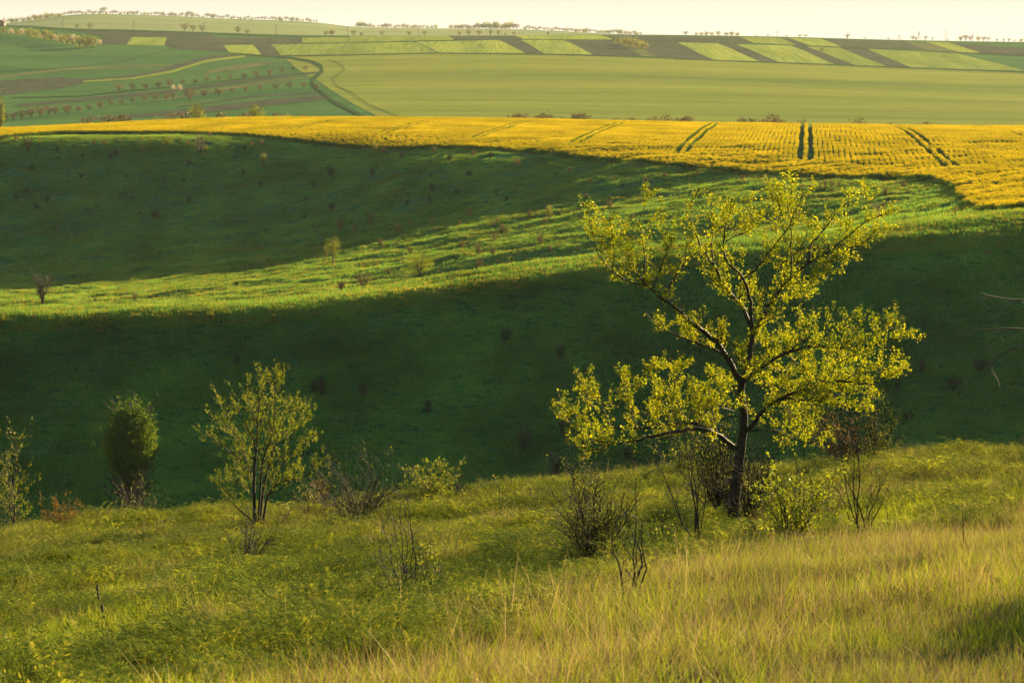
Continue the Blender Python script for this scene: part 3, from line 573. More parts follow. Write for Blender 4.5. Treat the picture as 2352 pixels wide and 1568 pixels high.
# --- the big yellow-green tree, branches traced at their real places round the trunk
a1 = lambda *p: [(1234.6+x*.2197, 402+y*.2197) for x, y in p]
a2 = lambda *p: [(1665.3+x*.2197, 402+y*.2197) for x, y in p]
a3 = lambda *p: [(1234.6+x*.2197, 746.5+y*.2197) for x, y in p]
a4 = lambda *p: [(1665.3+x*.2197, 746.5+y*.2197) for x, y in p]
a5 = lambda *p: [(1521.7+x*.2197, 976.2+y*.2197) for x, y in p]
rt = np.random.default_rng(21)
bx, BY, bz = ground(1686, 1212, 8, 40); TB = np.array([bx, BY, bz])
PXM = BY/FPX*1.01
BR = [ # points, r0 px, r1 px, depth start, depth end (metres beyond the trunk plane)
 (a5((735, 1110), (745, 1060), (740, 900), (760, 700), (775, 500), (800, 330))+a4((200, 1100), (192, 900), (165, 700), (178, 600)), 15, 7.5, 0, 0),
 (a4((178, 600), (110, 520), (60, 400), (0, 300))+a3((1850, 150), (1740, 60), (1650, 0))+a1((1500, 1430), (1380, 1340), (1250, 1260), (1170, 1160), (1100, 1100), (1010, 980), (940, 940)), 7.5, 1.2, 0, -.9),
 (a1((1180, 1170), (1000, 1120), (870, 1080), (780, 1000), (680, 920), (620, 800), (570, 560), (540, 440), (525, 340)), 2.2, .5, -.7, -1.3),
 (a3((1940, 310), (1780, 230), (1600, 150), (1450, 100), (1330, 60), (1270, 10))+a1((1180, 1500), (1130, 1440)), 4, .8, -.1, .8),
 (a1((1330, 1230), (1380, 1190), (1440, 1100), (1480, 1000), (1550, 900), (1650, 830), (1740, 760)), 3, .9, -.5, -.2),
 (a1((1550, 900), (1540, 800), (1560, 700), (1640, 630)), 1.5, .5, -.3, -.4),
 (a1((1110, 1100), (1130, 1010), (1110, 760), (1070, 560), (1080, 440), (1120, 330), (1160, 220)), 2, .5, -.8, -.5),
 (a1((780, 1000), (800, 850), (790, 720), (760, 560), (750, 420)), 1, .4, -1.1, -1.3),
 (a1((1010, 980), (980, 890), (920, 760), (890, 640), (870, 590)), 1, .4, -.9, -.6),
 (a1((1200, 1200), (1260, 1050), (1300, 900), (1390, 740), (1400, 600), (1480, 510)), 1.6, .4, -.7, -1.2),
 (a1((1080, 560), (1180, 520), (1280, 560), (1360, 490)), .9, .3, -.6, -.9),
 (a4((178, 600), (240, 430), (270, 250), (288, 90)), 7, 5.8, 0, .1),
 (a4((288, 90), (255, -20))+a2((170, 1360), (60, 1240), (0, 1170))+a1((1980, 1190), (1900, 1090), (1860, 980), (1800, 880), (1740, 800), (1680, 680), (1620, 540), (1590, 400), (1600, 300), (1690, 160)), 5.2, .6, .1, .7),
 (a4((288, 90), (278, 0))+a2((265, 1280), (230, 1170), (200, 1080), (120, 980), (30, 960))+a1((1970, 940), (1950, 800), (1930, 690), (1960, 560), (2040, 240)), 4.8, .5, .1, -.6),
 (a2((200, 1080), (330, 980), (420, 870), (530, 700), (640, 600), (700, 470), (760, 330), (850, 130), (920, 150)), 2.2, .5, 0, -.8),
 (a1((1860, 980), (1830, 900), (1810, 760), (1840, 640), (1820, 450), (1810, 280), (1870, 210)), 1.8, .5, .4, .1),
 (a1((1840, 640), (1900, 520), (2000, 380), (2091, 300))+a2((160, 250), (290, 280)), 1.1, .4, .2, .5),
 (a2((0, 700), (130, 620), (260, 600), (350, 480), (440, 400), (540, 360)), 1.4, .4, .2, .6),
 (a4((290, 100), (345, 20))+a2((400, 1480), (440, 1390), (510, 1310), (560, 1230), (600, 1165), (680, 1090), (790, 1010), (880, 900), (940, 880)), 5.4, 2.6, .1, .5),
 (a2((870, 905), (872, 860), (880, 780), (900, 710), (960, 640), (1060, 560), (1100, 470), (1180, 370), (1280, 270), (1330, 220)), 2.7, .6, .4, 1.0),
 (a2((940, 880), (1050, 830), (1170, 740), (1280, 640), (1370, 560), (1460, 490), (1600, 450), (1700, 390), (1780, 370)), 2.4, .4, .5, .1),
 (a2((1050, 850), (1170, 830), (1300, 780), (1420, 720), (1500, 670), (1620, 590), (1700, 570)), 1.8, .4, .5, 1.1),
 (a2((690, 1090), (690, 850), (690, 700), (690, 560), (680, 400), (640, 250), (620, 60)), 2.4, .5, .2, .6),
 (a2((640, 700), (600, 520), (570, 330), (550, 200), (545, 90)), 1, .4, .1, -.2),
 (a2((690, 850), (800, 780), (850, 650), (890, 560), (870, 470)), 1.3, .4, .4, 0),
 (a2((670, 330), (700, 200), (705, 40)), .9, .3, .5, .4),
 (a2((1460, 490), (1480, 350), (1450, 200), (1470, 90)), .9, .3, .2, .2),
 (a2((600, 1165), (760, 1110), (900, 1090), (1050, 1010), (1130, 1020)), 1.5, .4, .3, -.5),
 (a2((900, 900), (1050, 900), (1200, 900), (1350, 860)), 1.5, .4, .4, -.3),
 (a2((500, 1330), (650, 1290), (800, 1270), (880, 1280)), 1.2, .4, .3, .8),
 (a4((200, 590), (270, 520), (380, 440), (500, 360), (600, 310), (660, 290), (800, 240), (900, 215), (1030, 215), (1170, 230), (1350, 245), (1500, 230), (1650, 160), (1850, 130), (1950, 120)), 5, .5, 0, -1.0),
 (a4((660, 290), (800, 160), (1000, 130), (1070, 60), (1250, 30), (1500, 10), (1700, -20), (1850, 5)), 2.2, .4, -.3, -.1),
 (a4((620, 305), (700, 190), (760, 60), (780, -20)), 1.6, .5, -.3, .2),
 (a4((670, 300), (740, 430), (900, 440), (1150, 430), (1300, 330), (1500, 300), (1600, 300)), 2, .4, -.3, -1.2),
 (a4((1350, 245), (1480, 120), (1620, 60), (1780, -90)), 1.1, .4, -.7, -.6),
 (a4((200, 1110), (290, 1080), (320, 980), (400, 880), (500, 790), (560, 765), (640, 740), (760, 690), (870, 660), (1100, 580), (1250, 580), (1400, 610), (1550, 625), (1650, 600), (1780, 470), (1900, 450)), 6, .5, 0, -1.1),
 (a4((870, 660), (1100, 680), (1300, 680), (1430, 700), (1560, 740), (1610, 770)), 2.8, .5, -.5, .1),
 (a4((620, 765), (800, 775), (1000, 790), (1150, 800), (1240, 860), (1350, 880), (1540, 890)), 2.2, .4, -.3, -1.5),
 (a4((900, 800), (1000, 860), (1100, 890)), 1, .4, -.6, -.9),
 (a4((550, 790), (640, 860), (700, 960), (780, 1010), (900, 1080), (1000, 1110)), 1.4, .4, -.3, -.8),
 (a4((260, 1110), (400, 1085), (500, 1090), (640, 1170), (800, 1210), (950, 1250), (1050, 1250)), 2.2, .4, 0, -.6),
 (a4((500, 1090), (650, 1140), (830, 1160), (1000, 1200), (1090, 1160)), 1.3, .4, -.1, .4),
 (a4((170, 600), (260, 585), (400, 580), (520, 640), (640, 640)), 1.5, .4, 0, -1),
 (a4((1250, 580), (1400, 500), (1560, 480), (1700, 480), (1830, 390)), 1.4, .4, -.9, -.4),
 (a4((760, 690), (860, 560), (1000, 500), (1200, 420), (1350, 330)), 1.5, .4, -.4, .5),
 (a4((420, 420), (520, 480), (650, 470), (800, 500)), 1.3, .4, -.1, .6),
 (a4((270, 250), (400, 170), (520, 140), (620, 170)), 1.4, .4, .1, .9),
 (a3((2060, 1290), (1960, 1180), (1850, 1130), (1800, 1080), (1600, 1080), (1480, 1100), (1300, 1140), (1180, 1160), (1100, 1190), (980, 1220), (850, 1230), (700, 1230), (600, 1200), (480, 1150), (420, 1080)), 6, .7, 0, -1.1),
 (a3((1850, 1130), (1800, 1070), (1700, 1020), (1560, 1020), (1330, 1050), (1180, 1070), (1000, 1090), (900, 1080), (780, 1080), (620, 1050), (560, 1010), (450, 970), (380, 910), (300, 870)), 4.4, .5, -.1, .9),
 (a3((640, 1210), (600, 1200), (450, 1150), (350, 1080), (290, 950), (230, 820), (210, 690)), 1.2, .4, -.9, -.6),
 (a3((780, 1230), (700, 1290), (580, 1325), (460, 1300), (370, 1250)), 1.4, .4, -.8, -1.3),
 (a3((1040, 1090), (1030, 1020), (970, 960), (980, 900), (960, 740), (890, 600), (900, 500), (930, 420)), 1.6, .4, .4, .1),
 (a3((970, 790), (1020, 680), (1100, 560), (1180, 480), (1260, 420), (1320, 450)), 1, .4, .2, .5),
 (a3((1560, 1020), (1500, 900), (1450, 820), (1400, 700), (1440, 580), (1490, 470), (1520, 400)), 1.6, .4, .2, -.3),
 (a3((780, 1080), (740, 970), (640, 820), (560, 660), (470, 570), (420, 470)), 1.4, .4, .6, .2),
 (a3((640, 900), (560, 880), (480, 780), (450, 660)), .9, .4, .5, .9),
 (a3((1870, 1120), (1850, 1000), (1800, 800), (1780, 600), (1840, 480)), 1.6, .4, 0, .5),
 (a3((1700, 1020), (1680, 900), (1620, 760), (1680, 680)), 1.3, .4, .1, -.5),
 (a3((1250, 1060), (1230, 900), (1290, 760), (1280, 640)), 1.3, .4, .3, -.3),
 (a3((2060, 900), (1950, 870), (1800, 830), (1700, 850)), 1.4, .4, 0, -.8),
 (a3((2080, 720), (1980, 690), (1880, 620), (1900, 520)), 1.2, .4, 0, .6),
]
tree = thing('yellow_green_tree', 'big spreading tree full of glowing yellow green leaves on the near slope', 'tree', TB)
Bs = []
for pts, r0, r1, d0, d1 in BR:
    P = np.array(pts, float); dd = np.concatenate([[0], np.cumsum(np.hypot(*np.diff(P, axis=0).T))]); f = dd/dd[-1]
    dep = d0+(d1-d0)*f
    W = np.array([at(p[0], p[1], BY+q) for p, q in zip(P, dep)])
    W, Lg = resample(W, max(5, int(dd[-1]/14))); W[1:-1] += rt.normal(size=W[1:-1].shape)*.008
    Bs.append((W, np.interp(np.linspace(0, 1, len(W)), [0, 1], [r0, r1])*PXM))
tr = Bs[0]; rr = tr[1].copy(); rr[:3] *= [1.35, 1.15, 1.05]; Bs[0] = (tr[0], rr)
wood('trunk', [Bs[0]], tree, M['bark'], TB, 12)
for b in Bs[1:]: wood('branch', [b], tree, M['bark'], TB, 6)
lim = [b for b in Bs[1:]]
long_ = [(P[max(0, int(len(P)*.12)):], r[max(0, int(len(P)*.12)):]) for P, r in lim]
t1 = sprout(rt, long_, 17, (.16, .58), .8, .5, .3, 5, .0, .0020, .16, tipshort=.72)
t2 = sprout(rt, t1, 9.0, (.07, .22), .8, .4, .6, 4, .1, .0014, .18)
t0_ = sprout(rt, [Bs[0]], 5, (.2, .5), .9, .2, .1, 5, .55, .002, .2)
wood('twigs', t1+t0_, tree, M['bark'], TB, 3)['kind'] = 'stuff'
wood('twigs', t2, tree, M['bark_mid'], TB, 3)['kind'] = 'stuff'
tips = [(P[int(len(P)*.3):], r[int(len(P)*.3):]) for P, r in long_]
LV = [leaves(rt, t2, 120, (.014, .033), .016, .1, .1, .7), leaves(rt, t1, 70, (.015, .034), .014, .1, .15, .7), leaves(rt, tips, 26, (.028, .05), .02, .2, .0, .7)]
def joinVF(L):
    V = []; F = []; b = 0
    for v, f in L:
        if len(v): V.append(v); F.append(f+b); b += len(v)
    return (np.concatenate(V), np.concatenate(F)) if V else (np.zeros((0, 3)), np.zeros((0, 3), int))
foliage('crown', joinVF(LV), tree, M['leaf_big'], TB)['kind'] = 'stuff'
print('big tree leaves', sum(len(f) for v, f in LV)//2)

# --- the smaller tree on the left
b6 = lambda *p: [(447.9+x*.3112, 832.6+y*.3112) for x, y in p]
bx, Y2, bz = ground(592, 1222, 8, 40); TB2 = np.array([bx, Y2, bz]); PX2 = Y2/FPX*1.01
BR2 = [
 (b6((462, 1262), (440, 1150), (435, 950), (440, 760), (455, 640), (460, 500), (470, 330), (490, 120), (485, 50)), 4.8, .5, 0, .1),
 (b6((475, 1262), (490, 1050), (510, 900), (540, 780), (580, 640), (620, 480), (680, 330), (720, 280)), 4.2, .5, 0, .5),
 (b6((488, 1262), (500, 1200), (530, 980), (600, 880), (700, 870), (800, 860), (900, 770), (990, 770)), 3.6, .5, 0, -.4),
 (b6((468, 1262), (470, 1100), (485, 900), (490, 760), (520, 640), (560, 600), (590, 400), (590, 200), (610, 60)), 3, .5, 0, -.3),
 (b6((455, 1220), (440, 1170), (380, 1130), (300, 1070), (250, 1000), (150, 900), (140, 860)), 2.2, .4, 0, -.6),
 (b6((436, 930), (390, 720), (350, 640), (250, 500), (190, 300), (180, 260)), 2, .4, 0, .5),
 (b6((457, 650), (540, 630), (620, 560), (700, 470), (760, 400), (810, 300)), 1.8, .4, 0, .5),
 (b6((400, 740), (300, 700), (210, 610), (100, 550), (40, 525)), 1.4, .4, 0, -.5),
 (b6((445, 700), (440, 560), (330, 400), (300, 220)), 1.5, .4, 0, -.4),
 (b6((560, 860), (590, 820), (680, 700), (780, 640), (850, 560), (890, 540)), 1.7, .4, -.1, .7),
 (b6((470, 480), (500, 380), (640, 180)), 1.2, .4, .1, .4), (b6((360, 650), (350, 560), (200, 440), (130, 400)), 1.2, .4, .1, -.5),
 (b6((465, 480), (400, 300), (380, 150)), 1.2, .4, 0, .4), (b6((530, 980), (640, 930), (700, 900), (760, 790)), 1.3, .4, -.1, -.7),
 (b6((436, 1000), (340, 900), (250, 850), (200, 880)), 1.4, .4, 0, .5), (b6((600, 600), (700, 560), (800, 440), (840, 380)), 1.1, .4, -.2, -.5),
 (b6((440, 800), (320, 820), (290, 760)), 1, .4, 0, .3), (b6((620, 480), (640, 360), (740, 300)), 1, .4, .3, .1), (b6((450, 900), (520, 760), (640, 740), (760, 760)), 1.2, .4, 0, .5)]
tree2 = thing('olive_leafed_tree', 'slim young tree with scattered golden leaves above a bundle of dark stems', 'tree', TB2)
B2 = []
for pts, r0, r1, d0, d1 in BR2:
    P = np.array(pts, float); dd = np.concatenate([[0], np.cumsum(np.hypot(*np.diff(P, axis=0).T))]); dep = d0+(d1-d0)*dd/dd[-1]
    W = np.array([at(p[0], p[1], Y2+q) for p, q in zip(P, dep)]); W, _ = resample(W, max(5, int(dd[-1]/14)))
    B2.append((W, np.interp(np.linspace(0, 1, len(W)), [0, 1], [r0, r1])*PX2))
for k, b in enumerate(B2): wood('trunk' if k < 4 else 'branch', [b], tree2, M['bark'], TB2, 6)
lg = [(P[int(len(P)*(.42 if k < 4 else .1)):], r[int(len(P)*(.42 if k < 4 else .1)):]) for k, (P, r) in enumerate(B2)]
t1 = sprout(rt, lg, 18, (.2, .5), .75, .55, .35, 5, .0, .0018, .13)
t2 = sprout(rt, t1, 10, (.08, .2), .7, .45, .6, 4, .1, .0014, .15)
low = sprout(rt, B2[:5], 3, (.1, .3), .9, .3, .2, 4, .1, .0016, .15)
wood('twigs', t1+t2+low, tree2, M['bark_mid'], TB2, 3)['kind'] = 'stuff'
foliage('crown', joinVF([leaves(rt, t2+low, 55, (.016, .032), .012, .1, .1), leaves(rt, t1, 22, (.02, .038), .012, .1, .1)]), tree2, M['leaf_small'], TB2)['kind'] = 'stuff'

# --- shrubs of the foreground: own stems, twigs and leaves each
def shrub(name, label, base, wpx, hpx, cat='shrub', stems=10, Y=None, leaf=None, lpm=0, lsize=(.02, .035), seed=0, bark='bark_mid', spread=.5, sub=6, sub2=5, r0=.008, lean=0., droop=0., group=None, parts=None, blossom=0, core=.04, zoom=None):
    r = np.random.default_rng(1000+seed)
    if Y is None: x, Y, z = ground(*base, 8, 40)
    else:
        s, _ = pix(*base); x = float(s)*Y; z = H0(x, Y)
    B = np.array([x, Y, z-.02]); m = Y/FPX; h = hpx*m*1.1; wd = wpx*m/2*1.3
    o = thing(name, label, cat, B, group)
    S = []
    for k in range(stems):
        a = r.random()*2*PI; q = (r.random()**.7)*spread*2
        ox, oy = math.cos(a)*wd*q*.8, math.sin(a)*wd*q*.8
        hh = h*(1-.45*q*r.random())*(.7+.35*r.random()) if k else h
        st = B+np.array([math.cos(a), math.sin(a), 0])*core*r.random(); n = 8; f = np.linspace(0, 1, n)[:, None]
        P = st+np.array([1, 0, 0])*(ox+lean*h)*f**1.25+np.array([0, 1, 0])*oy*f**1.25+np.array([0, 0, 1])*hh*(f-droop*f**3*q)
        P[1:] += np.cumsum(r.normal(size=(n-1, 3))*h*.022, axis=0)
        S.append((P, np.linspace(r0*.8*(.5+.6*r.random()), .0026, n)))
    sc_ = max(.25, h)
    t1 = sprout(r, S, sub/sc_*1.5, (.16*sc_, .46*sc_), .8, .22, .5, 6, .12, .0028, .2)
    t2 = sprout(r, t1, sub2/sc_*1.9, (.06*sc_, .18*sc_), .8, .2, .7, 4, .1, .0021, .18)
    for k, s_ in enumerate(S): wood('stem', [s_], o, M[bark], B, 5)
    if t1: wood('twigs', t1+t2, o, M[bark], B, 3)['kind'] = 'stuff'
    if leaf and lpm:
        VF = joinVF([leaves(r, t2, lpm, lsize, .01, .1, .05), leaves(r, t1, lpm*.7, lsize, .01, .1, .1)])
        if len(VF[0]): foliage('leaves', VF, o, M[leaf], B)['kind'] = 'stuff'
    if blossom:
        VF = leaves(r, t2[:len(t2)//2], blossom, (lsize[0]*.9, lsize[1]*.9), .02, .1, .3, .9)
        if len(VF[0]): foliage('blossoms', VF, o, M['blossom'], B)['kind'] = 'stuff'
    return o
FS = [
 ('blossoming_sapling', 'narrow sapling at the left edge with pale blossoms among its leaves', (30, 1212), 62, 225, dict(stems=8, leaf='leaf_small', lpm=30, seed=1, spread=.35, blossom=5, bark='bark', r0=.02, cat='tree')),
 ('bare_shrub', 'thin bare twigs poking in beside the left edge sapling', (-14, 1250), 90, 110, dict(stems=6, seed=2, lean=.2)),
 ('rusty_shrub', 'low rust brown shrub on the crest near the left edge', (140, 1182), 108, 76, dict(stems=12, Y=36.5, leaf='leaf_rust', lpm=40, seed=3, spread=.6)),
 ('grey_shrub', 'grey vase shaped shrub in front of the round willow bush', (318, 1182), 130, 122, dict(stems=20, leaf='leaf_green', lpm=5, seed=4, spread=.55, r0=.012, bark='bark_mid')),
 ('leafy_shrub', 'small leafy shrub tucked against the right of the grey vase shaped shrub', (372, 1162), 50, 50, dict(stems=8, Y=35, leaf='leaf_green', lpm=40, seed=5)),
 ('bare_shrub', 'bare fan of thin stems just below the slim golden tree', (574, 1308), 118, 125, dict(stems=14, seed=6, spread=.55, r0=.009, lean=.03)),
 ('pale_shrub', 'pale leafed shrub with white tips right of the slim golden tree', (705, 1172), 95, 105, dict(stems=9, Y=35.5, leaf='leaf_green', lpm=24, seed=7, blossom=14, lsize=(.016, .03))),
 ('pale_shrub', 'tiny pale shrub between the golden tree and the sprawling bare one', (655, 1168), 50, 58, dict(stems=7, Y=34, leaf='leaf_small', lpm=20, seed=8, blossom=10, lsize=(.016, .03))),
 ('sprawling_bare_shrub', 'sprawling tangle of dark bare branches on the crest', (832, 1206), 215, 165, dict(stems=34, seed=9, spread=.62, r0=.013, sub=8, sub2=6, leaf='leaf_green', lpm=1.5, droop=.35, core=.15, bark='bark_mid')),
 ('round_leafy_shrub', 'rounded leafy yellow green shrub on the crest in mid picture', (1002, 1132), 135, 90, dict(stems=22, Y=36.5, leaf='leaf_green', lpm=42, seed=10, spread=.6, lsize=(.02, .034), sub=8)),
 ('bare_shrub', 'wispy bare shrub touching the right of the rounded leafy one', (1062, 1126), 62, 60, dict(stems=12, Y=36, seed=11, spread=.5)),
 ('bare_sapling', 'tall wispy bare sapling rising from the dry grass, left of its leafy neighbour', (942, 1400), 150, 232, dict(stems=9, seed=12, spread=.42, r0=.010, lean=-.10, bark='bark_mid', sub=4, sub2=3)),
 ('leafy_sapling', 'small leafy sapling beside the tall wispy bare one in the dry grass', (984, 1396), 85, 155, dict(stems=6, leaf='leaf_green', lpm=16, seed=13, spread=.35, lsize=(.016, .03), sub=5)),
 ('leafy_shoot', 'lone little shoot with a few leaves standing in the open grass', (1155, 1212), 34, 92, dict(stems=5, leaf='leaf_green', lpm=18, seed=14, spread=.3, sub=5, bark='bark')),
 ('dense_twiggy_shrub', 'large dense twiggy shrub with tiny leaves left of the big tree', (1368, 1322), 205, 236, dict(stems=32, leaf='leaf_small', lpm=13, seed=15, spread=.58, r0=.011, sub=8, sub2=7, lsize=(.012, .022), core=.12, bark='bark')),
 ('stick_shrub', 'upright pale sticks in front of the large twiggy shrub', (1455, 1392), 120, 275, dict(stems=5, leaf='leaf_small', lpm=3, seed=16, spread=.28, r0=.013, sub=3, sub2=2, bark='bark_mid', lsize=(.016, .028))),
 ('stick_shrub', 'low creeping twigs at the foot of the pale sticks', (1500, 1385), 190, 70, dict(stems=9, leaf='leaf_small', lpm=5, seed=17, spread=.9, r0=.006, sub=3, sub2=3, bark='bark_mid')),
 ('gnarled_shrub', 'small gnarled dark shrub between the twiggy shrub and the big trunk', (1527, 1292), 85, 108, dict(stems=8, leaf='leaf_green', lpm=12, seed=18, spread=.5, r0=.015, bark='bark')),
 ('bare_sapling', 'slender bare sapling with long pale twigs left of the big trunk', (1600, 1265), 150, 300, dict(stems=7, seed=19, spread=.45, r0=.014, lean=-.12, sub=4, sub2=4, bark='bark_mid')),
 ('sucker_thicket', 'dark thicket of suckers crowding the left of the big trunk', (1664, 1205), 150, 235, dict(stems=52, seed=20, spread=.6, r0=.013, sub=7, sub2=5, bark='bark', leaf='leaf_big', lpm=4, lean=-.10)),
 ('sucker_thicket', 'paler brushy suckers at the right of the big trunk', (1716, 1212), 140, 190, dict(stems=40, seed=21, spread=.6, r0=.010, lean=.08, bark='bark_mid', sub=7)),
 ('green_leafy_shrub', 'leafy bright green shrub right of the big trunk', (1822, 1262), 185, 185, dict(stems=20, leaf='leaf_green', lpm=32, seed=22, spread=.6, r0=.012, sub=6, sub2=5, lsize=(.028, .048), bark='bark')),
 ('low_shrub', 'low sparse shrub at the foot of the leafy bright green one', (1740, 1268), 110, 75, dict(stems=9, leaf='leaf_green', lpm=10, seed=23, spread=.7, lsize=(.02, .034))),
 ('bare_sapling', 'leaning bare sapling right of the leafy bright green shrub', (1974, 1242), 120, 312, dict(stems=5, seed=24, spread=.4, r0=.016, lean=-.13, sub=4, sub2=3, bark='bark_mid')),
 ('bare_sapling', 'short forked bare sapling beside the leaning one', (1984, 1240), 90, 165, dict(stems=5, seed=25, spread=.5, r0=.012, lean=.12, sub=4, sub2=3, bark='bark_mid')),
 ('crest_shrub', 'bushy brown twigged shrub on the crest right of the big tree', (1936, 1062), 130, 138, dict(stems=26, Y=37, seed=26, spread=.55, leaf='leaf_rust', lpm=6, sub=8, sub2=6)),
 ('crest_shrub', 'upright twiggy shrub on the crest with a leafy tip', (2012, 1062), 110, 140, dict(stems=16, Y=37, seed=27, spread=.5, leaf='leaf_small', lpm=8, sub=7, sub2=5)),
 ('crest_shrub', 'small leafy shrub in front of the crest shrubs right of the tree', (1962, 1092), 60, 80, dict(stems=8, Y=32, seed=28, spread=.5, leaf='leaf_small', lpm=16)),
 ('pale_shrub', 'pale yellow leafy shrub on the crest behind the left limbs', (1562, 1088), 125, 95, dict(stems=18, Y=37, seed=29, spread=.6, leaf='leaf_small', lpm=34, lsize=(.018, .03))),
 ('dry_shoots', 'two dark upright shoots just right of the big trunk', (1756, 1100), 30, 62, dict(stems=3, Y=31, seed=30, spread=.4, sub=1, sub2=1, bark='bark')),
 ('thorn_sapling', 'dark crooked sapling rising behind the leafy green shrub', (1842, 1190), 40, 190, dict(stems=2, Y=27.5, seed=31, spread=.2, sub=3, sub2=2, r0=.012, bark='bark')),
 ('thorny_scrub', 'sparse thorny scrub between the green shrub and the leaning sapling', (1905, 1215), 80, 75, dict(stems=10, seed=32, spread=.6, sub=5, sub2=4, leaf='leaf_rust', lpm=3)),
 ('low_shrub', 'tiny dark shrub on the crest before the tiny shoots', (1340, 1110), 50, 28, dict(stems=7, Y=34, seed=33, spread=.7)),
 ('crest_shrub', 'wisps of bare twigs on the crest right of the rounded shrub', (1130, 1124), 60, 45, dict(stems=8, Y=37, seed=34, spread=.5, leaf='leaf_green', lpm=5)),
 ('crest_shrub', 'small brown shrub on the crest between two larger ones', (745, 1150), 70, 85, dict(stems=10, Y=37, seed=35, spread=.5, leaf='leaf_rust', lpm=12)),
]
for nm, lab, base, wp, hp, kw in FS: shrub(nm, lab, base, wp, hp, **kw)
# dry stalks
def stalk(label, pts, r0=.006, heads=0, Yb=None):
    x, Yb, z = ground(*pts[0], 7, 40); B = np.array([x, Yb, z])
    P = [at(p[0], p[1], Yb+.02*k) for k, p in enumerate(pts)]; P[0][2] = z-.02; P, _ = resample(np.array(P), 10)
    o = thing('dry_stalk', label, 'dry plant', B); wood('stem', [(P, np.linspace(r0, r0*.4, 10))], o, M['bark_pale' if heads else 'bark_mid'], B, 5)
    r = np.random.default_rng(int(pts[0][0]))
    if heads:
        t = sprout(r, [(P[4:], np.full(6, r0*.6))], 7, (.06, .16), .6, .6, .7, 5, .1, .002, .06); wood('branchlet', t, o, M['bark_mid'], B, 4)
        bl = [(np.array([q+d*.012*k for k in (-1, 0, 1)]), np.array([.003, .009, .003])) for T, _ in t+[(P[5:], 0)] for q in T[1::1] for d in [np.array([0, 0, 1.])]]
        wood('seed_heads', bl, o, M['bark_mid'], B, 5)
    return o
stalk('tall straight dark stalk in the grass at the right', [(2213, 1262), (2212, 1200), (2209, 1142)])
stalk('shorter straight dark stalk left of the tall one', [(2101, 1255), (2102, 1215), (2102, 1165)])
stalk('bent dry weed with seed heads at bottom left', [(272, 1540), (255, 1480), (240, 1420), (232, 1390), (222, 1350)], .0028, 1)
stalk('thin leaning stalk low on the right slope', [(2060, 1262), (2040, 1240), (2020, 1222)], .005)
stalk('thin upright stalk on the left slope', [(208, 1290), (214, 1262), (216, 1238)], .005)
# bare tree outside the right edge, its boughs reach in
bt = np.random.default_rng(91); YB = 19.; xB = .33*YB; zB = H0(xB, YB); TB3 = np.array([xB, YB, zB])
bare = thing('bare_tree', 'bare dark tree past the right edge, only its drooping boughs reach into view', 'tree', TB3)
trk = np.array([[xB, YB, zB-.05], [xB+.05, YB, zB+.9], [xB-.02, YB+.05, zB+1.8], [xB+.03, YB, zB+2.7], [xB-.1, YB, zB+3.6]]); trk, _ = resample(trk, 12)
wood('trunk', [(trk, np.linspace(.11, .04, 12))], bare, M['bark'], TB3, 9)
def lk(zz, pts): # bough from the trunk at height zz out through photo pixels
    P = [np.array([xB, YB, zB+zz])]+[at(a, b, YB-.15*k) for k, (a, b) in enumerate(pts)]; P, _ = resample(np.array(P), 14); return P
bg = [lk(1.75, [(2420, 800), (2352, 783), (2300, 808), (2265, 845), (2242, 890), (2239, 912)]), lk(2.0, [(2420, 760), (2352, 755), (2290, 752), (2230, 762), (2190, 775)]),
      lk(2.2, [(2430, 700), (2352, 687), (2300, 688), (2250, 672)]), lk(2.0, [(2420, 730), (2352, 705), (2310, 722), (2270, 740)]), lk(2.8, [(2600, 560), (2560, 430)]), lk(3.0, [(2480, 600), (2440, 500), (2400, 440)]), lk(.9, [(2460, 1120), (2380, 1060), (2345, 1000)])]
bb = [(p, np.linspace(.017, .0025, 14)) for p in bg]
for b in bb: wood('branch', [b], bare, M['bark'], TB3, 6)
t1 = sprout(bt, [(P[3:], r[3:]) for P, r in bb], 6, (.15, .5), .8, .25, .4, 5, .1, .002, .18); t2 = sprout(bt, t1, 4, (.06, .2), .8, .2, .6, 4, .1, .0015, .2)
wood('twigs', t1+t2, bare, M['bark_mid'], TB3, 3)['kind'] = 'stuff'
shrub('unseen_shade_shrub', 'unseen added shrub past the bottom right corner shading the grass', (2790, 1330), 330, 500, stems=70, seed=41, spread=.7, leaf='leaf_green', lpm=44, sub=7, Y=13.2, cat='shrub')  # out of view, added and sized to throw shade over the corner grass

# ------------------------------------------------------------------ shrubs and trees on the middle and far slopes
def puff(r, n, rx, rz, zc, size, shell=.4, flat=0, clump=9):
    """leaf-sized faces in uneven clumps inside an egg shaped crown"""
    cc = r.normal(size=(clump, 3)); cc /= np.linalg.norm(cc, axis=1)[:, None]; cc *= (.45+.5*r.random(clump))[:, None]
    k = r.integers(0, clump, n); p = cc[k]*.75+r.normal(size=(n, 3))*.27
    m = r.random(n) < .35; q = r.normal(size=(n, 3)); q /= np.linalg.norm(q, axis=1)[:, None]; p[m] = (q*(r.random(n)**.4)[:, None])[m]
    C = p*np.array([rx, rx, rz])+np.array([0, 0, zc]); C[:, 2] = np.maximum(C[:, 2], .05)
    d1 = r.normal(size=(n, 3)); d1 /= np.linalg.norm(d1, axis=1)[:, None]; d2 = np.cross(d1, r.normal(size=(n, 3))); d2 /= np.linalg.norm(d2, axis=1)[:, None]
    s = size*(.6+.8*r.random(n))[:, None]
    V = np.stack([C, C+d1*s+d2*s*.25, C+d2*s], 1).reshape(-1, 3); return V, np.arange(3*n).reshape(-1, 3)
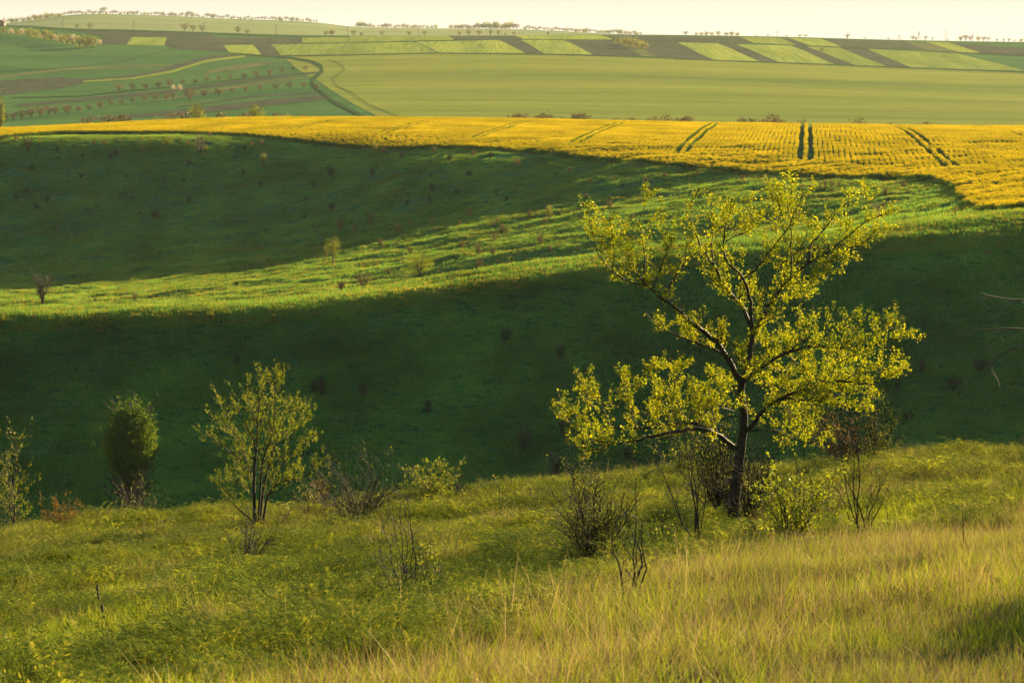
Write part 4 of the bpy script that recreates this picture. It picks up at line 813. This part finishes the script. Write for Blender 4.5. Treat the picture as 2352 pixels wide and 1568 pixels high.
def unit_shrub(seed, kind):
    """one metre tall shrub: stems + twigs + optional leaves, one mesh with two materials"""
    r = np.random.default_rng(seed); S = []
    wd = {'tree': .42}.get(kind, .45)
    nst = 4 if kind == 'tree' else 13
    for k in range(nst):
        a = r.random()*2*PI; q = r.random()**.6*wd; n = 5; f = np.linspace(0, 1, n)[:, None]; hh = .75+.25*r.random()
        P = np.array([math.cos(a)*.03, math.sin(a)*.03, -.03])+np.array([math.cos(a)*q, math.sin(a)*q, 0])*f**1.2+np.array([0, 0, hh])*f
        P[1:] += r.normal(size=(n-1, 3))*.02; S.append((P, np.linspace(.022 if kind == 'tree' else .013, .006, n)))
    t1 = sprout(r, S, 7, (.15, .4), .8, .35, .7, 4, .25, .006, .12)
    V, F = tubes(S+t1, 3); return V, F, t1, r
UM = {}
def make_unit(kind, seed):
    V, F, t1, r = unit_shrub(seed, kind)
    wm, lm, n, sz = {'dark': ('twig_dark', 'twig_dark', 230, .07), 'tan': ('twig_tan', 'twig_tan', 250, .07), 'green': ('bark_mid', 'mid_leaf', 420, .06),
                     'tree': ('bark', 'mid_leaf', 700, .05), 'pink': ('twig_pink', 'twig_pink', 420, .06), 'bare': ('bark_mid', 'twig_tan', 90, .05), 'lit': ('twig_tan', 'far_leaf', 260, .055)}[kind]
    LV_, LF = puff(r, n, .40 if kind != 'tree' else .42, .40, .56, sz, clump=12)
    return mesh(kind+'_shrub', np.concatenate([V, LV_]), [F, LF+len(V)], [M[wm], M[lm]], np.concatenate([np.zeros(len(F)), np.ones(len(LF))]))
for k in ('dark', 'tan', 'green', 'tree', 'pink', 'bare', 'lit'): UM[k] = [make_unit(k, 300+i+10*len(UM)) for i in range(4)]
def place(name, label, cat, px, py, hpx, kind, wf=.85, y0=185., y1=520., group=None, Y=None, i=0, sink=0.):
    if Y is None: x, Y, z = ground(px, py, y0, y1)
    else:
        s, _ = pix(px, py); x = float(s)*Y; z = H0(x, Y)
    h = hpx*Y/FPX; o = link(name, UM[kind][i % 4], loc=(x, Y, z-sink*h)); o.scale = (h*wf, h*wf, h); o.rotation_euler = (0, 0, i*1.7)
    return tag(o, label, cat, group)
MS = [] # (px, py, h, kind) in photo pixels
def add(z, items):
    for it in items:
        x_, y_, h_ = it[:3]; k_ = it[3] if len(it) > 3 else 'dark'
        MS.append((z+x_*.3418, 258.4+y_*.3418, max(7, h_*.3418), k_, it[4] if len(it) > 4 else .85))
T, GN, DK = 'tan', 'green', 'dark'
add(0, [(190, 268, 105, 'bare', .7), (108, 192, 35, T), (268, 208, 38, GN, .5), (630, 222, 38, T), (700, 222, 34, T, 1.2), (778, 212, 30), (822, 206, 26, T, .6), (955, 195, 32, GN), (1012, 194, 27, GN), (1125, 224, 46, GN, 1.1),
        (1208, 192, 27, T), (1262, 230, 32, T), (1345, 275, 112, 'bare', .95), (1385, 268, 38, GN), (1408, 172, 32, T, .8), (962, 260, 38, T), (780, 300, 48), (745, 325, 50), (500, 247, 30), (385, 262, 32), (395, 325, 25), (553, 312, 32), (545, 450, 35),
        (1645, 260, 35), (1690, 234, 36, T), (1760, 227, 40, T), (1773, 362, 78, GN, .6), (1636, 430, 42), (1272, 365, 45), (1235, 475, 32), (1750, 502, 38), (1272, 617, 42), (215, 397, 38), (180, 546, 34), (110, 597, 48),
        (320, 612, 45), (245, 657, 42), (597, 682, 32, DK, 1.4), (885, 592, 26), (1040, 718, 60), (940, 697, 30), (268, 757, 20, DK, 1.5), (1075, 957, 25, DK, 1.2), (2228, 667, 52), (2225, 440, 50), (2105, 512, 50), (2060, 602, 34),
        (2048, 722, 32), (2283, 782, 56, T), (1756, 937, 42, 'lit'), (1790, 817, 32), (2190, 982, 72, T, .5), (2100, 962, 36, T), (1805, 1005, 26), (1590, 1167, 30, DK, 1.6), (2295, 1197, 60, T, .9), (905, 1280, 68, T, .6), (490, 1318, 30, T),
        (1075, 1277, 22, T), (1415, 1412, 78, GN, .6), (1843, 1424, 62, GN, .9), (235, 1400, 40, T), (8, 1440, 85, GN, .8), (1848, 1257, 20, T), (1110, 475, 22), (850, 440, 22), (650, 645, 20, DK, 1.6), (455, 850, 20, DK, 2.0)])
add(746.5, [(340, 277, 66, 'lit', .7), (392, 281, 50, T), (732, 277, 46, T), (837, 332, 42, DK, 1.), (995, 300, 46, T), (1115, 312, 40, DK, 1.), (1295, 367, 50, T), (1643, 416, 48, GN, .5), (2120, 367, 27, T, 1.6), (1775, 487, 40, T), (1933, 467, 26, T),
            (2155, 477, 42, T), (2285, 442, 36, T), (318, 432, 56), (350, 385, 30), (645, 422, 32), (712, 442, 30), (968, 432, 42), (885, 557, 38), (720, 532, 48), (550, 562, 22), (1150, 572, 52, DK, .6), (1275, 552, 44, T, .5), (1220, 602, 36),
            (700, 612, 40), (552, 627, 38), (1080, 617, 22), (45, 667, 52), (100, 787, 56, T), (305, 757, 78, T), (180, 757, 26), (200, 802, 42, T), (485, 827, 70, T), (573, 782, 58, 'lit'), (725, 767, 42, 'lit'), (970, 707, 62, T, 1.),
            (1375, 707, 46, T), (1505, 722, 85, GN, .6), (1475, 757, 46, T), (1135, 777, 42, T), (1193, 810, 55, T), (1160, 742, 40, 'lit'), (1140, 862, 42, T), (1445, 887, 66, T), (1510, 942, 46, T), (1672, 702, 28, T), (1715, 722, 28), (1757, 582, 34, T),
            (1735, 642, 36, T), (1913, 642, 45, T, 1.2), (2065, 727, 42, T), (570, 952, 42, T), (370, 897, 48, T), (918, 922, 52, T), (1033, 957, 68, T), (1130, 972, 62, T), (1038, 1047, 62, T), (770, 937, 32, T), (115, 1197, 56, T), (425, 1100, 48, T),
            (870, 992, 36, T), (1165, 1022, 36, T), (1215, 1047, 38, 'lit', 2.), (1865, 877, 38, T), (35, 420, 50, DK, 1.3), (520, 305, 32, DK, 1.2), (910, 770, 45, T, .5), (820, 765, 30, T), (1550, 425, 18, DK, 2), (1995, 500, 20, DK, 2.2)])
add(1548, [(458, 462, 38, T, 1.), (155, 436, 42, T), (630, 442, 20, T), (1016, 516, 56, T, .6), (985, 506, 36, T, .5), (1058, 512, 46, T, .6), (1110, 510, 46, T, .6), (862, 512, 32, T), (1540, 512, 52, T, .9), (1418, 562, 58, T, .8), (1188, 502, 26, T),
           (1375, 722, 105, 'bare', 1.), (1547, 767, 42, T, .6), (1890, 712, 78, 'lit', .35), (485, 767, 66, GN), (1705, 647, 26, T), (850, 722, 32, 'lit'), (905, 712, 32, 'lit'), (2115, 977, 46, T), (2280, 747, 27, T), (1040, 702, 32, T),
           (680, 822, 75, T, 1.), (1060, 548, 16, DK, 3.), (1500, 785, 20, DK, 3.5), (1860, 755, 12, DK, 3.), (35, 415, 26, T), (110, 470, 28, T), (265, 470, 30, T), (2180, 735, 12, DK, 4.)])
# shrubs of the shaded face: photo pixels directly
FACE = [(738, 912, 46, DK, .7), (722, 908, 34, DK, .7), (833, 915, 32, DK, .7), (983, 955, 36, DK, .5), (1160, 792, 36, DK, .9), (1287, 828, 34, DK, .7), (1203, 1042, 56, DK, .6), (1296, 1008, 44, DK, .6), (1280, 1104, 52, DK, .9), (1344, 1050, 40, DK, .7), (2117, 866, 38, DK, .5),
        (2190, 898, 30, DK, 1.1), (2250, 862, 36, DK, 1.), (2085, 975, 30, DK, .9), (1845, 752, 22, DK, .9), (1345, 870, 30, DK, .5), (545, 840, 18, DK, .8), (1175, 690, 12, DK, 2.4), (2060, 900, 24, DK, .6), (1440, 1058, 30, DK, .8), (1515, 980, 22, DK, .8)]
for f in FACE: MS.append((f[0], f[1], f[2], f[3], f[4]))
SHY = [('dark', 'dark leafless'), ('tan', 'tan twiggy'), ('green', 'green leafy'), ('lit', 'pale sunlit'), ('bare', 'tall brown bare')]
def ordn(n): return str(n)+({1: 'st', 2: 'nd', 3: 'rd'}.get(n % 10, 'th') if n % 100 not in (11, 12, 13) else 'th')
def zone(px, py):
    e = np.interp(px, [p[0] for p in EP], [p[1] for p in EP]); rg = np.interp(px, [p[0] for p in RIDGE], [p[1] for p in RIDGE])
    if py > rg+8: return 'on the deep shaded slope'
    if py < e+45: return 'just below the rapeseed'
    if py < e+120: return 'high in the grassy bowl'
    if py < rg-75: return 'midway down the bowl'
    return 'low behind the lit ridge'
MS.sort(key=lambda m: m[0]); cnt = {}
for i, (px_, py_, h_, k_, wf) in enumerate(MS):
    key = (k_, zone(px_, py_)); cnt[key] = cnt.get(key, 0)+1
tot = dict(cnt); cnt = {}
for i, (px_, py_, h_, k_, wf) in enumerate(MS):
    key = (k_, zone(px_, py_)); cnt[key] = cnt.get(key, 0)+1
    lab = f"{dict(SHY)[k_]} shrub {ordn(cnt[key])} of its kind from the left, {key[1]}" if tot[key] > 1 else f"only {dict(SHY)[k_]} shrub {key[1]}"
    below_ridge = 'deep shaded' in key[1]
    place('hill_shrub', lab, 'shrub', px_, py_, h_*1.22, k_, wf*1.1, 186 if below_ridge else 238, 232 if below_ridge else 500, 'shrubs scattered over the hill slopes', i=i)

# larger plants of the middle distance, with parts
def midtree(name, label, px, py, hpx, wpx, trunk_f, leafm, barkm, n, size, seed, cat='tree', y0=236., y1=500., dens=9, nst=4, Y=None, crown_lo=.25, clump=14, wisps=0):
    r = np.random.default_rng(seed)
    if Y is None: x, Y, z = ground(px, py, y0, y1)
    else:
        s, _ = pix(px, py); x = float(s)*Y; z = H0(x, Y)
    m = Y/FPX; h = hpx*m*1.1; wd = wpx*m/2*1.3; B = np.array([x, Y, z]); o = thing(name, label, cat, B)
    S = []
    for k in range(nst):
        a = r.random()*2*PI; q = r.random()**.5*wd*.75; n_ = 7; f = np.linspace(0, 1, n_)[:, None]
        P = B+np.array([0, 0, -.1])+np.array([math.cos(a)*q, math.sin(a)*q, 0])*np.clip((f-trunk_f*.6), 0, 1)**1.1+np.array([0, 0, h*(.8+.18*r.random())])*f
        P[1:] += r.normal(size=(n_-1, 3))*h*.012; S.append((P, np.linspace(h*.022, h*.004, n_)))
    t1 = sprout(r, S, dens/h, (.15*h, .35*h), .8, .4, .5, 4, .3, .004*h, .14); t2 = sprout(r, t1, dens/h, (.06*h, .16*h), .8, .4, .6, 3, .2, .0025*h, .14)
    wood('trunk', S, o, M[barkm], B, 6); wood('branch', t1+t2, o, M[barkm], B, 3)['kind'] = 'stuff'
    if n:
        zc = h*(crown_lo+1)/2; V, F = puff(r, n, wd*.95, h*(1-crown_lo)/2, zc, size, clump=clump)
        if wisps:
            VV, FF = leaves(r, t1+t2, wisps, (size, size*1.5), size, .2, .2); FF = FF+len(V); V = np.concatenate([V, VV+0*0-B]) ; F = np.concatenate([F, FF])
        link('crown', mesh('crown', V, F, M[leafm]), o)['kind'] = 'stuff'
    return o
midtree('round_green_tree', 'small round green tree beside the lit ridge', 963, 642, 60, 58, .2, 'mid_leaf', 'bark', 2600, .10, 401, nst=6, crown_lo=.2)
midtree('forked_green_tree', 'slim green tree with dark trunk low in the lit bowl', 765, 612, 62, 34, .3, 'mid_leaf', 'bark', 1100, .10, 402, nst=3, crown_lo=.38)
midtree('bare_bowl_tree', 'rounded leafless tree at the left end of the lit ridge', 97, 704, 72, 62, .15, 'twig_tan', 'bark_mid', 700, .06, 403, nst=9, crown_lo=.2, dens=16)
midtree('pinkish_shrub', 'pinkish beige twiggy shrub sitting on the lit ridge', 834, 662, 36, 50, .0, 'twig_tan', 'twig_tan', 900, .07, 404, cat='shrub', nst=14, crown_lo=.05, dens=10)
midtree('round_willow_bush', 'dense round olive bush with a sunlit top on the shaded slope', 303, 1118, 316, 100, .3, 'leaf_willow', 'bark_mid', 32000, .16, 405, cat='bush', y0=150, y1=232, nst=12, crown_lo=.5, clump=46, dens=12, Y=182.)

# far valley: orchards, hedges, lone trees
fu = np.random.default_rng(500)
def far_unit(kind, i):
    r = np.random.default_rng(600+i+17*len(kind)); trunk = np.array([[0, 0, -.05], [0, 0, .22], [.02, 0, .5]])
    S = [(trunk, np.array([.035, .028, .015]))]; n = {'orchard': 170, 'blossom': 190, 'line': 110, 'bush': 230, 'wood': 130, 'leafy': 260}[kind]
    for k in range(5):
        a = r.random()*2*PI; S.append((np.array([[0, 0, .2], [math.cos(a)*.22, math.sin(a)*.22, .5], [math.cos(a)*.33, math.sin(a)*.33, .85]]), np.array([.02, .013, .006])))
    V, F = tubes(S, 3)
    wm, lm = {'orchard': ('bark_mid', 'twig_pink'), 'blossom': ('bark_mid', 'blossom_far'), 'line': ('bark', 'twig_tan'), 'bush': ('bark_mid', 'far_leaf'), 'wood': ('bark_mid', 'twig_tan'), 'leafy': ('bark_mid', 'far_leaf')}[kind]
    zc, rz = (.5, .48) if kind in ('bush', 'leafy') else (.62, .38)
    V2, F2 = puff(r, n, .45, rz, zc, .10, clump=8)
    return mesh(kind+'_tree', np.concatenate([V, V2]), [F, F2+len(V)], [M[wm], M[lm]], np.concatenate([np.zeros(len(F)), np.ones(len(F2))]))
FU = {k: [far_unit(k, i) for i in range(4)] for k in ('orchard', 'blossom', 'line', 'bush', 'wood', 'leafy')}
def fplace(name, label, px, py, hpx, kind, i, group=None, wf=1., y0=1000., y1=2080., Y=None, cat='tree', vis=False):
    if Y is None: x, Y, z = ground(px, py, y0, y1)
    else:
        s, t = pix(px, py); x = float(s)*Y; z = H0(x, Y)
        if vis: hpx = (float(t)*Y-z)/Y*FPX+hpx*1.05      # foot hidden behind the brow: py is where it emerges
    h = hpx*Y/FPX; o = link(name, FU[kind][i % 4], loc=(x, Y, z)); o.scale = (h*wf, h*wf, h); o.rotation_euler = (0, 0, i*2.1)
    return tag(o, label, cat, group)
K = .3418
UPR = [(800, 622, 62), (890, 612, 55), (980, 605, 52), (1065, 597, 50), (1135, 590, 58), (1230, 577, 48), (1310, 570, 42), (1390, 562, 48), (1470, 547, 40), (1550, 540, 38), (1640, 535, 46), (1722, 527, 50), (1812, 515, 48), (1895, 497, 48), (1970, 482, 36), (2052, 477, 36)]
for i, (x_, y_, h_) in enumerate(UPR): fplace('orchard_tree', f'{ordn(i+1)} tree from the left in the upper orchard row', x_*K, y_*K, h_*K, 'orchard', i, 'upper orchard row on the far slope', 1.1)
LWR = [(35, 815, 60), (90, 808, 58), (145, 806, 72), (210, 800, 80), (270, 792, 78), (325, 782, 70), (375, 777, 60), (455, 772, 74), (530, 757, 50), (600, 747, 46), (675, 737, 56), (745, 717, 50), (820, 707, 46), (895, 697, 44), (970, 687, 55), (1045, 684, 58), (1115, 682, 56), (1160, 672, 50), (1275, 682, 90), (1375, 657, 56), (1470, 652, 66), (1560, 632, 42), (1650, 622, 40), (1745, 614, 44), (1855, 607, 48), (1945, 600, 50), (2040, 598, 46), (2125, 600, 38)]
for i, (x_, y_, h_) in enumerate(LWR): fplace('orchard_tree', f'{ordn(i+1)} tree from the left in the lower orchard row', x_*K, y_*K, h_*K, 'orchard', i+2, 'lower orchard row on the far slope', 1.15)
fplace('blossoming_tree', 'left one of two creamy blossoming trees between the orchard rows', 1165*K, 612*K, 40*K, 'blossom', 0, 'blossoming trees between the orchard rows'); fplace('blossoming_tree', 'right one of two creamy blossoming trees between the orchard rows', 1208*K, 617*K, 46*K, 'blossom', 1, 'blossoming trees between the orchard rows')
HG = [(20, 228, 48, 'bush'), (75, 237, 42, 'blossom'), (120, 242, 48, 'bush'), (150, 246, 50, 'blossom'), (200, 250, 62, 'bush'), (240, 258, 62, 'bush'), (275, 268, 40, 'blossom'), (310, 272, 72, 'bush'), (350, 282, 70, 'bush'), (385, 290, 56, 'blossom'), (420, 295, 70, 'bush'), (455, 302, 78, 'bush'), (490, 304, 70, 'blossom'), (535, 318, 84, 'bush'), (580, 322, 88, 'bush'), (625, 322, 76, 'bush'), (664, 314, 48, 'blossom')]
for i, (x_, y_, h_, k_) in enumerate(HG): fplace('hedge_bush', f"{'white flowering' if k_ == 'blossom' else 'grey green'} bush, {ordn(i+1)} from the left in the old hedge", x_*K, y_*K, h_*K, k_, i, 'bushes of the flowering hedge', 1.25, cat='bush')
LT = [(518, 195, 38), (605, 197, 46), (1240, 219, 62), (1297, 220, 50), (1357, 222, 52), (1600, 231, 56), (1663, 233, 40), (1860, 240, 18), (2190, 246, 40), (2230, 245, 44)]+[(2184+x_, y_, h_) for x_, y_, h_ in [(48, 246, 44), (192, 246, 40), (245, 244, 30), (383, 246, 38), (565, 244, 36), (668, 244, 35), (903, 243, 32), (966, 244, 44), (1034, 244, 42), (1113, 243, 38), (1165, 243, 36), (1213, 243, 20), (1270, 242, 26), (1500, 240, 24)]]
for i, (x_, y_, h_) in enumerate(LT): fplace('field_tree', f'{ordn(i+1)} bare tree from the left along the road at the top of the fields', x_*K, y_*K-.6, h_*K, 'line', i, 'bare trees along the upper road', 1.15, Y=2010.)
HB = [(1975, 300, 52), (2015, 306, 62), (2055, 316, 66), (2095, 326, 66), (2135, 332, 60)]
for i, (x_, y_, h_) in enumerate(HB): fplace('field_bush', f'{ordn(i+1)} from the left of five pale bushes between dark ploughed strips', 746.5+x_*K, y_*K, h_*K, 'leafy', i, 'clump of pale bushes among the strips', 1.3, cat='bush')
fplace('field_bush', 'lone pale bush between a dark and a green strip', 1548+998*K, 352*K, 42*K, 'leafy', 2, cat='bush', wf=1.)
VT = [(1255, 805, 34), (1290, 806, 42), (1322, 806, 50), (1440, 808, 38), (1480, 808, 50), (1522, 808, 34), (1595, 809, 26), (1680, 809, 48), (1710, 809, 50), (1745, 809, 42), (1960, 811, 20), (2062, 812, 24), (2200, 815, 32), (2288, 816, 42)]+[(2345+x_, y_, h_) for x_, y_, h_ in [(45, 818, 35), (78, 818, 30), (100, 818, 42), (455, 822, 26), (480, 822, 36), (525, 823, 30), (605, 825, 30), (660, 827, 62), (695, 827, 36), (735, 827, 16), (860, 831, 26), (1243, 838, 44), (1435, 843, 22), (1700, 847, 32)]]
for i, (x_, y_, h_) in enumerate(VT): fplace('valley_tree', f'{ordn(i+1)} bare treetop from the left peeping over the right half of the rapeseed', 746.5+x_*K, y_*K-1, h_*K, 'line', i, 'bare treetops behind the rapeseed crest', 1.1, Y=640., vis=True)
VL = [(590, 835, 60, 'line'), (710, 830, 55, 'line'), (760, 828, 58, 'line'), (840, 824, 62, 'line'), (1055, 818, 36, 'leafy'), (1155, 810, 52, 'line'), (1235, 806, 66, 'line'), (1480, 798, 46, 'line'), (1650, 795, 46, 'line'), (1860, 792, 36, 'line'), (1925, 792, 30, 'leafy'), (2040, 792, 26, 'line')]
for i, (x_, y_, h_, k_) in enumerate(VL): fplace('valley_tree', f"{'leafy' if k_ == 'leafy' else 'bare'} treetop, {ordn(i+1)} from the left, over the left half of the rapeseed", x_*K, y_*K-1, h_*K, k_, i, 'treetops behind the rapeseed crest on the left', 1.0, Y=660., vis=True)
def vtree(label, px, py, hpx, wpx, seed):
    Y = 680.; s, t = pix(px, py); z = H0(float(s)*Y, Y); hid = float(t)*Y-z; hh = hpx+hid/Y*FPX
    midtree('leafy_valley_tree', label, px, py, hh, wpx, .2, 'mid_leaf', 'bark_mid', 1500, .32, seed, Y=Y, nst=6, crown_lo=.15, clump=16)
vtree('taller leafy yellow green tree peeping over the rapeseed crest', 1325*K, 800*K, 30, 33, 701); vtree('wider leafy yellow green tree peeping over the rapeseed crest', 1728*K, 796*K, 25, 36, 702); vtree('leafy tree cut by the left edge behind the rapeseed', 2*K, 855*K, 64, 22, 703)
HZ = [(80, 246, 30, 'line', 1.8), (150, 246, 20, 'bush', 1.6), (185, 246, 22, 'bush', 1.6), (220, 246, 24, 'bush', 1.6), (255, 247, 24, 'bush', 1.6), (298, 247, 32, 'bush', 1.3), (352, 249, 24, 'bush', 1.8), (388, 249, 29, 'bush', 1.8), (425, 250, 24, 'bush', 1.8), (555, 252, 12, 'line', 2), (632, 252, 16, 'line', 2.), (757, 254, 14, 'line', 2.), (845, 256, 21, 'line', 2.), (885, 257, 22, 'line', 1.5),
      (1163, 263, 32, 'line', 1.3), (1283, 264, 14, 'line', 2), (1440, 268, 15, 'line', 2.), (1605, 271, 32, 'line', 1.4), (1625, 271, 25, 'line', 1.4), (1690, 272, 33, 'line', 1.4), (1738, 273, 24, 'line', 1.), (1840, 274, 14, 'bush', 1.5), (1925, 280, 37, 'bush', 1.), (1960, 277, 44, 'line', 1.2), (1992, 277, 42, 'line', 1.2), (2045, 278, 40, 'bush', 1.), (2080, 279, 36, 'line', 1.2), (2112, 281, 30, 'line', 1.2), (2170, 284, 22, 'line', 1.2), (2215, 284, 22, 'line', 1.3), (2290, 287, 17, 'line', 1.5), (2250, 300, 24, 'line', 1.5), (2330, 330, 24, 'bush', 1.5)]
for i, (x_, y_, h_, k_, wf) in enumerate(HZ): fplace('skyline_tree', f"{'bushy' if k_ == 'bush' else 'bare'} tree, {ordn(i+1)} from the left along the right hand skyline", 1548+x_*K, y_*K, h_*K, k_, i, 'trees along the near skyline', wf, Y=1995.)
# wood belts on the far hilltop
def belt(x0, x1, prof, n, group, seed):
    r = np.random.default_rng(seed)
    for i in range(n):
        px_ = x0+(x1-x0)*(i+.3*r.random())/n; e = prof(px_, r); k_ = 'leafy' if r.random() < e[1] else 'wood'
        Y = 3480.; s, _ = pix(px_, 50); x = float(s)*Y; h = e[0]*Y/FPX; o = link('hilltop_tree', FU[k_][i % 4], loc=(x, Y, H0(x, Y)-.5)); o.scale = (h*e[2], h*e[2], h); o.rotation_euler = (0, 0, i)
        tag(o, f'hazy {"leafy" if k_ == "leafy" else "bare"} tree, {ordn(i+1)} from the left in the {group}', 'tree', group)
belt(70, 735, lambda p, r: ((7+6*r.random()+(8 if abs(p-237) < 6 or abs(p-437) < 5 else 0)), .45 if p < 130 or p > 600 else .3, 1.1), 84, 'hilltop wood belt', 801)
belt(820, 1010, lambda p, r: (7+6*r.random()+(4 if p < 850 else 0), .7, 1.3), 20, 'low wood belt', 802)
belt(1035, 1480, lambda p, r: ((12+8*r.random()) if 1090 < p < 1195 else (4 if 1195 < p < 1200 else 8+5*r.random()), .75, 1.4), 50, 'middle wood belt', 803)
# slope wood at the left of the far hill
for i in range(10):
    r = fu; px_ = 10+i*14; Yb = 3300.; s, _ = pix(px_, 50); x = float(s)*Yb; h = (10+6*r.random())*Yb/FPX; o = link('hilltop_tree', FU['leafy'][i % 4], loc=(x, Yb, H0(x, Yb)-.5)); o.scale = (h*1.4, h*1.4, h); tag(o, f'hazy round tree, {ordn(i+1)} from the left on the far hill flank', 'tree', 'trees on the flank of the far hill')
# utility poles
def pole(px, ptop, pbot, label, Y=1990., aframe=False, group='utility poles along the top road'):
    s, t = pix(px, ptop); x = float(s)*Y; z = H0(x, Y); h = float(t)*Y-z; o = thing('utility_pole', label, 'utility pole', (x, Y, z), group)
    g = lambda P, r: (np.array(P, float), np.full(len(P), r))
    def prt(nm, B, sides=6):
        V, F = tubes(B, sides); link(nm, mesh(nm, V, F, M['wood_pole'], smooth=True), o)
    prt('post', [g([(0, 0, -.5), (0, 0, h)], .22)])
    prt('crossarm', [g([(-.9, 0, h-.6), (.9, 0, h-.6)], .09)])
    prt('insulator', [g([(dx, 0, h-.55), (dx, 0, h-.2)], .07) for dx in (-.8, 0.3, .8)])
    if aframe:
        for dx in ((-2.6, 2.2) if aframe == 2 else (2.6,)): prt('brace', [g([(dx, 0, -.3), (0, 0, h*.9)], .17)])
PL = [(27*K, 115*K, 0), (421*K, 122*K, 0), (897*K, 140*K, 0), (1373*K, 155*K, 0), (1854*K, 165*K, 0), (2335*K, 178*K, 0), (746.5+628*K, 185*K, 0), (746.5+1113*K, 190*K, 0), (746.5+1598*K, 190*K, 0), (746.5+2081*K, 205*K, 0), (1548+211*K, 205*K, 0), (1548+694*K, 207*K, 0), (1548+1169*K, 207*K, 0), (1548+1512*K, 233*K, 1), (1548+1647*K, 211*K, 2), (1548+1829*K, 197*K, 0), (1548+2010*K, 218*K, 0)]
for i, (px_, pt_, af) in enumerate(PL):
    pole(px_, pt_, 0, f'{ordn(i+1)} utility pole from the left along the skyline road' + (', braced like a tripod' if af else ''), aframe=af)
# house at the left edge
s, _ = pix(0, 60); Yh = 1960.; xh = float(s)*Yh-1.5; zh = H0(xh, Yh)
ho = thing('farm_house', 'brown roofed farm house cut by the left edge on the skyline', 'house', (xh, Yh, zh))
def bx_(x0, x1, y0, y1, z0, z1):
    V = np.array([(x, y, z) for x in (x0, x1) for y in (y0, y1) for z in (z0, z1)], float)
    return V, np.array([(0, 1, 3, 2), (4, 6, 7, 5), (0, 4, 5, 1), (2, 3, 7, 6), (0, 2, 6, 4), (1, 5, 7, 3)])
V, F = bx_(-6, 6, -4, 4, -1, 3.2); link('wall', mesh('wall', V, F, M['plaster']), ho)
V = np.array([(-6.6, -4.6, 3.0), (6.6, -4.6, 3.0), (6.6, 4.6, 3.0), (-6.6, 4.6, 3.0), (-4.5, 0, 6.0), (4.5, 0, 6.0)], float)
link('roof', mesh('roof', V, [np.array([(0, 1, 5, 4), (2, 3, 4, 5), (3, 2, 1, 0)]), np.array([(1, 2, 5), (3, 0, 4)])], M['roof_tile']), ho)
for dx in (-3, 3):
    V, F = bx_(dx-.6, dx+.6, -4.03, -3.9, 1, 2.3); link('window', mesh('window', V, F, M['window_dark']), ho)
# wheel tracks curving through the bowl
def mband(name, pts, th, mat, **k): return band(name, [(x_*.3418, 258.4+y_*.3418) for x_, y_ in pts], th, mat, y0=236., y1=480., **k)
M['track'] = groundmat('trodden turf', [(.35, (.06, .07, .025)), (.65, (.09, .10, .035))], .3)
for q in TRK: mband('wheel_track', q, .9, M['track'], off=.12, n=60)

# ------------------------------------------------------------------ haze
V, F = bx_(-6200, 6200, -30, 6100, -56, 64)
m, t, n, l, out = newmat('haze air'); pv = n.new('ShaderNodeVolumePrincipled'); pv.inputs['Color'].default_value = (.85, .93, .90, 1); pv.inputs['Density'].default_value = .000029; pv.inputs['Anisotropy'].default_value = .25
l.new(pv.outputs[0], out.inputs['Volume']); tag(link('haze', mesh('haze', V, F, m)), kind='stuff')
print('dup labels', [(k, len(v)) for k, v in LABELS.items() if len(v) > 1][:20])
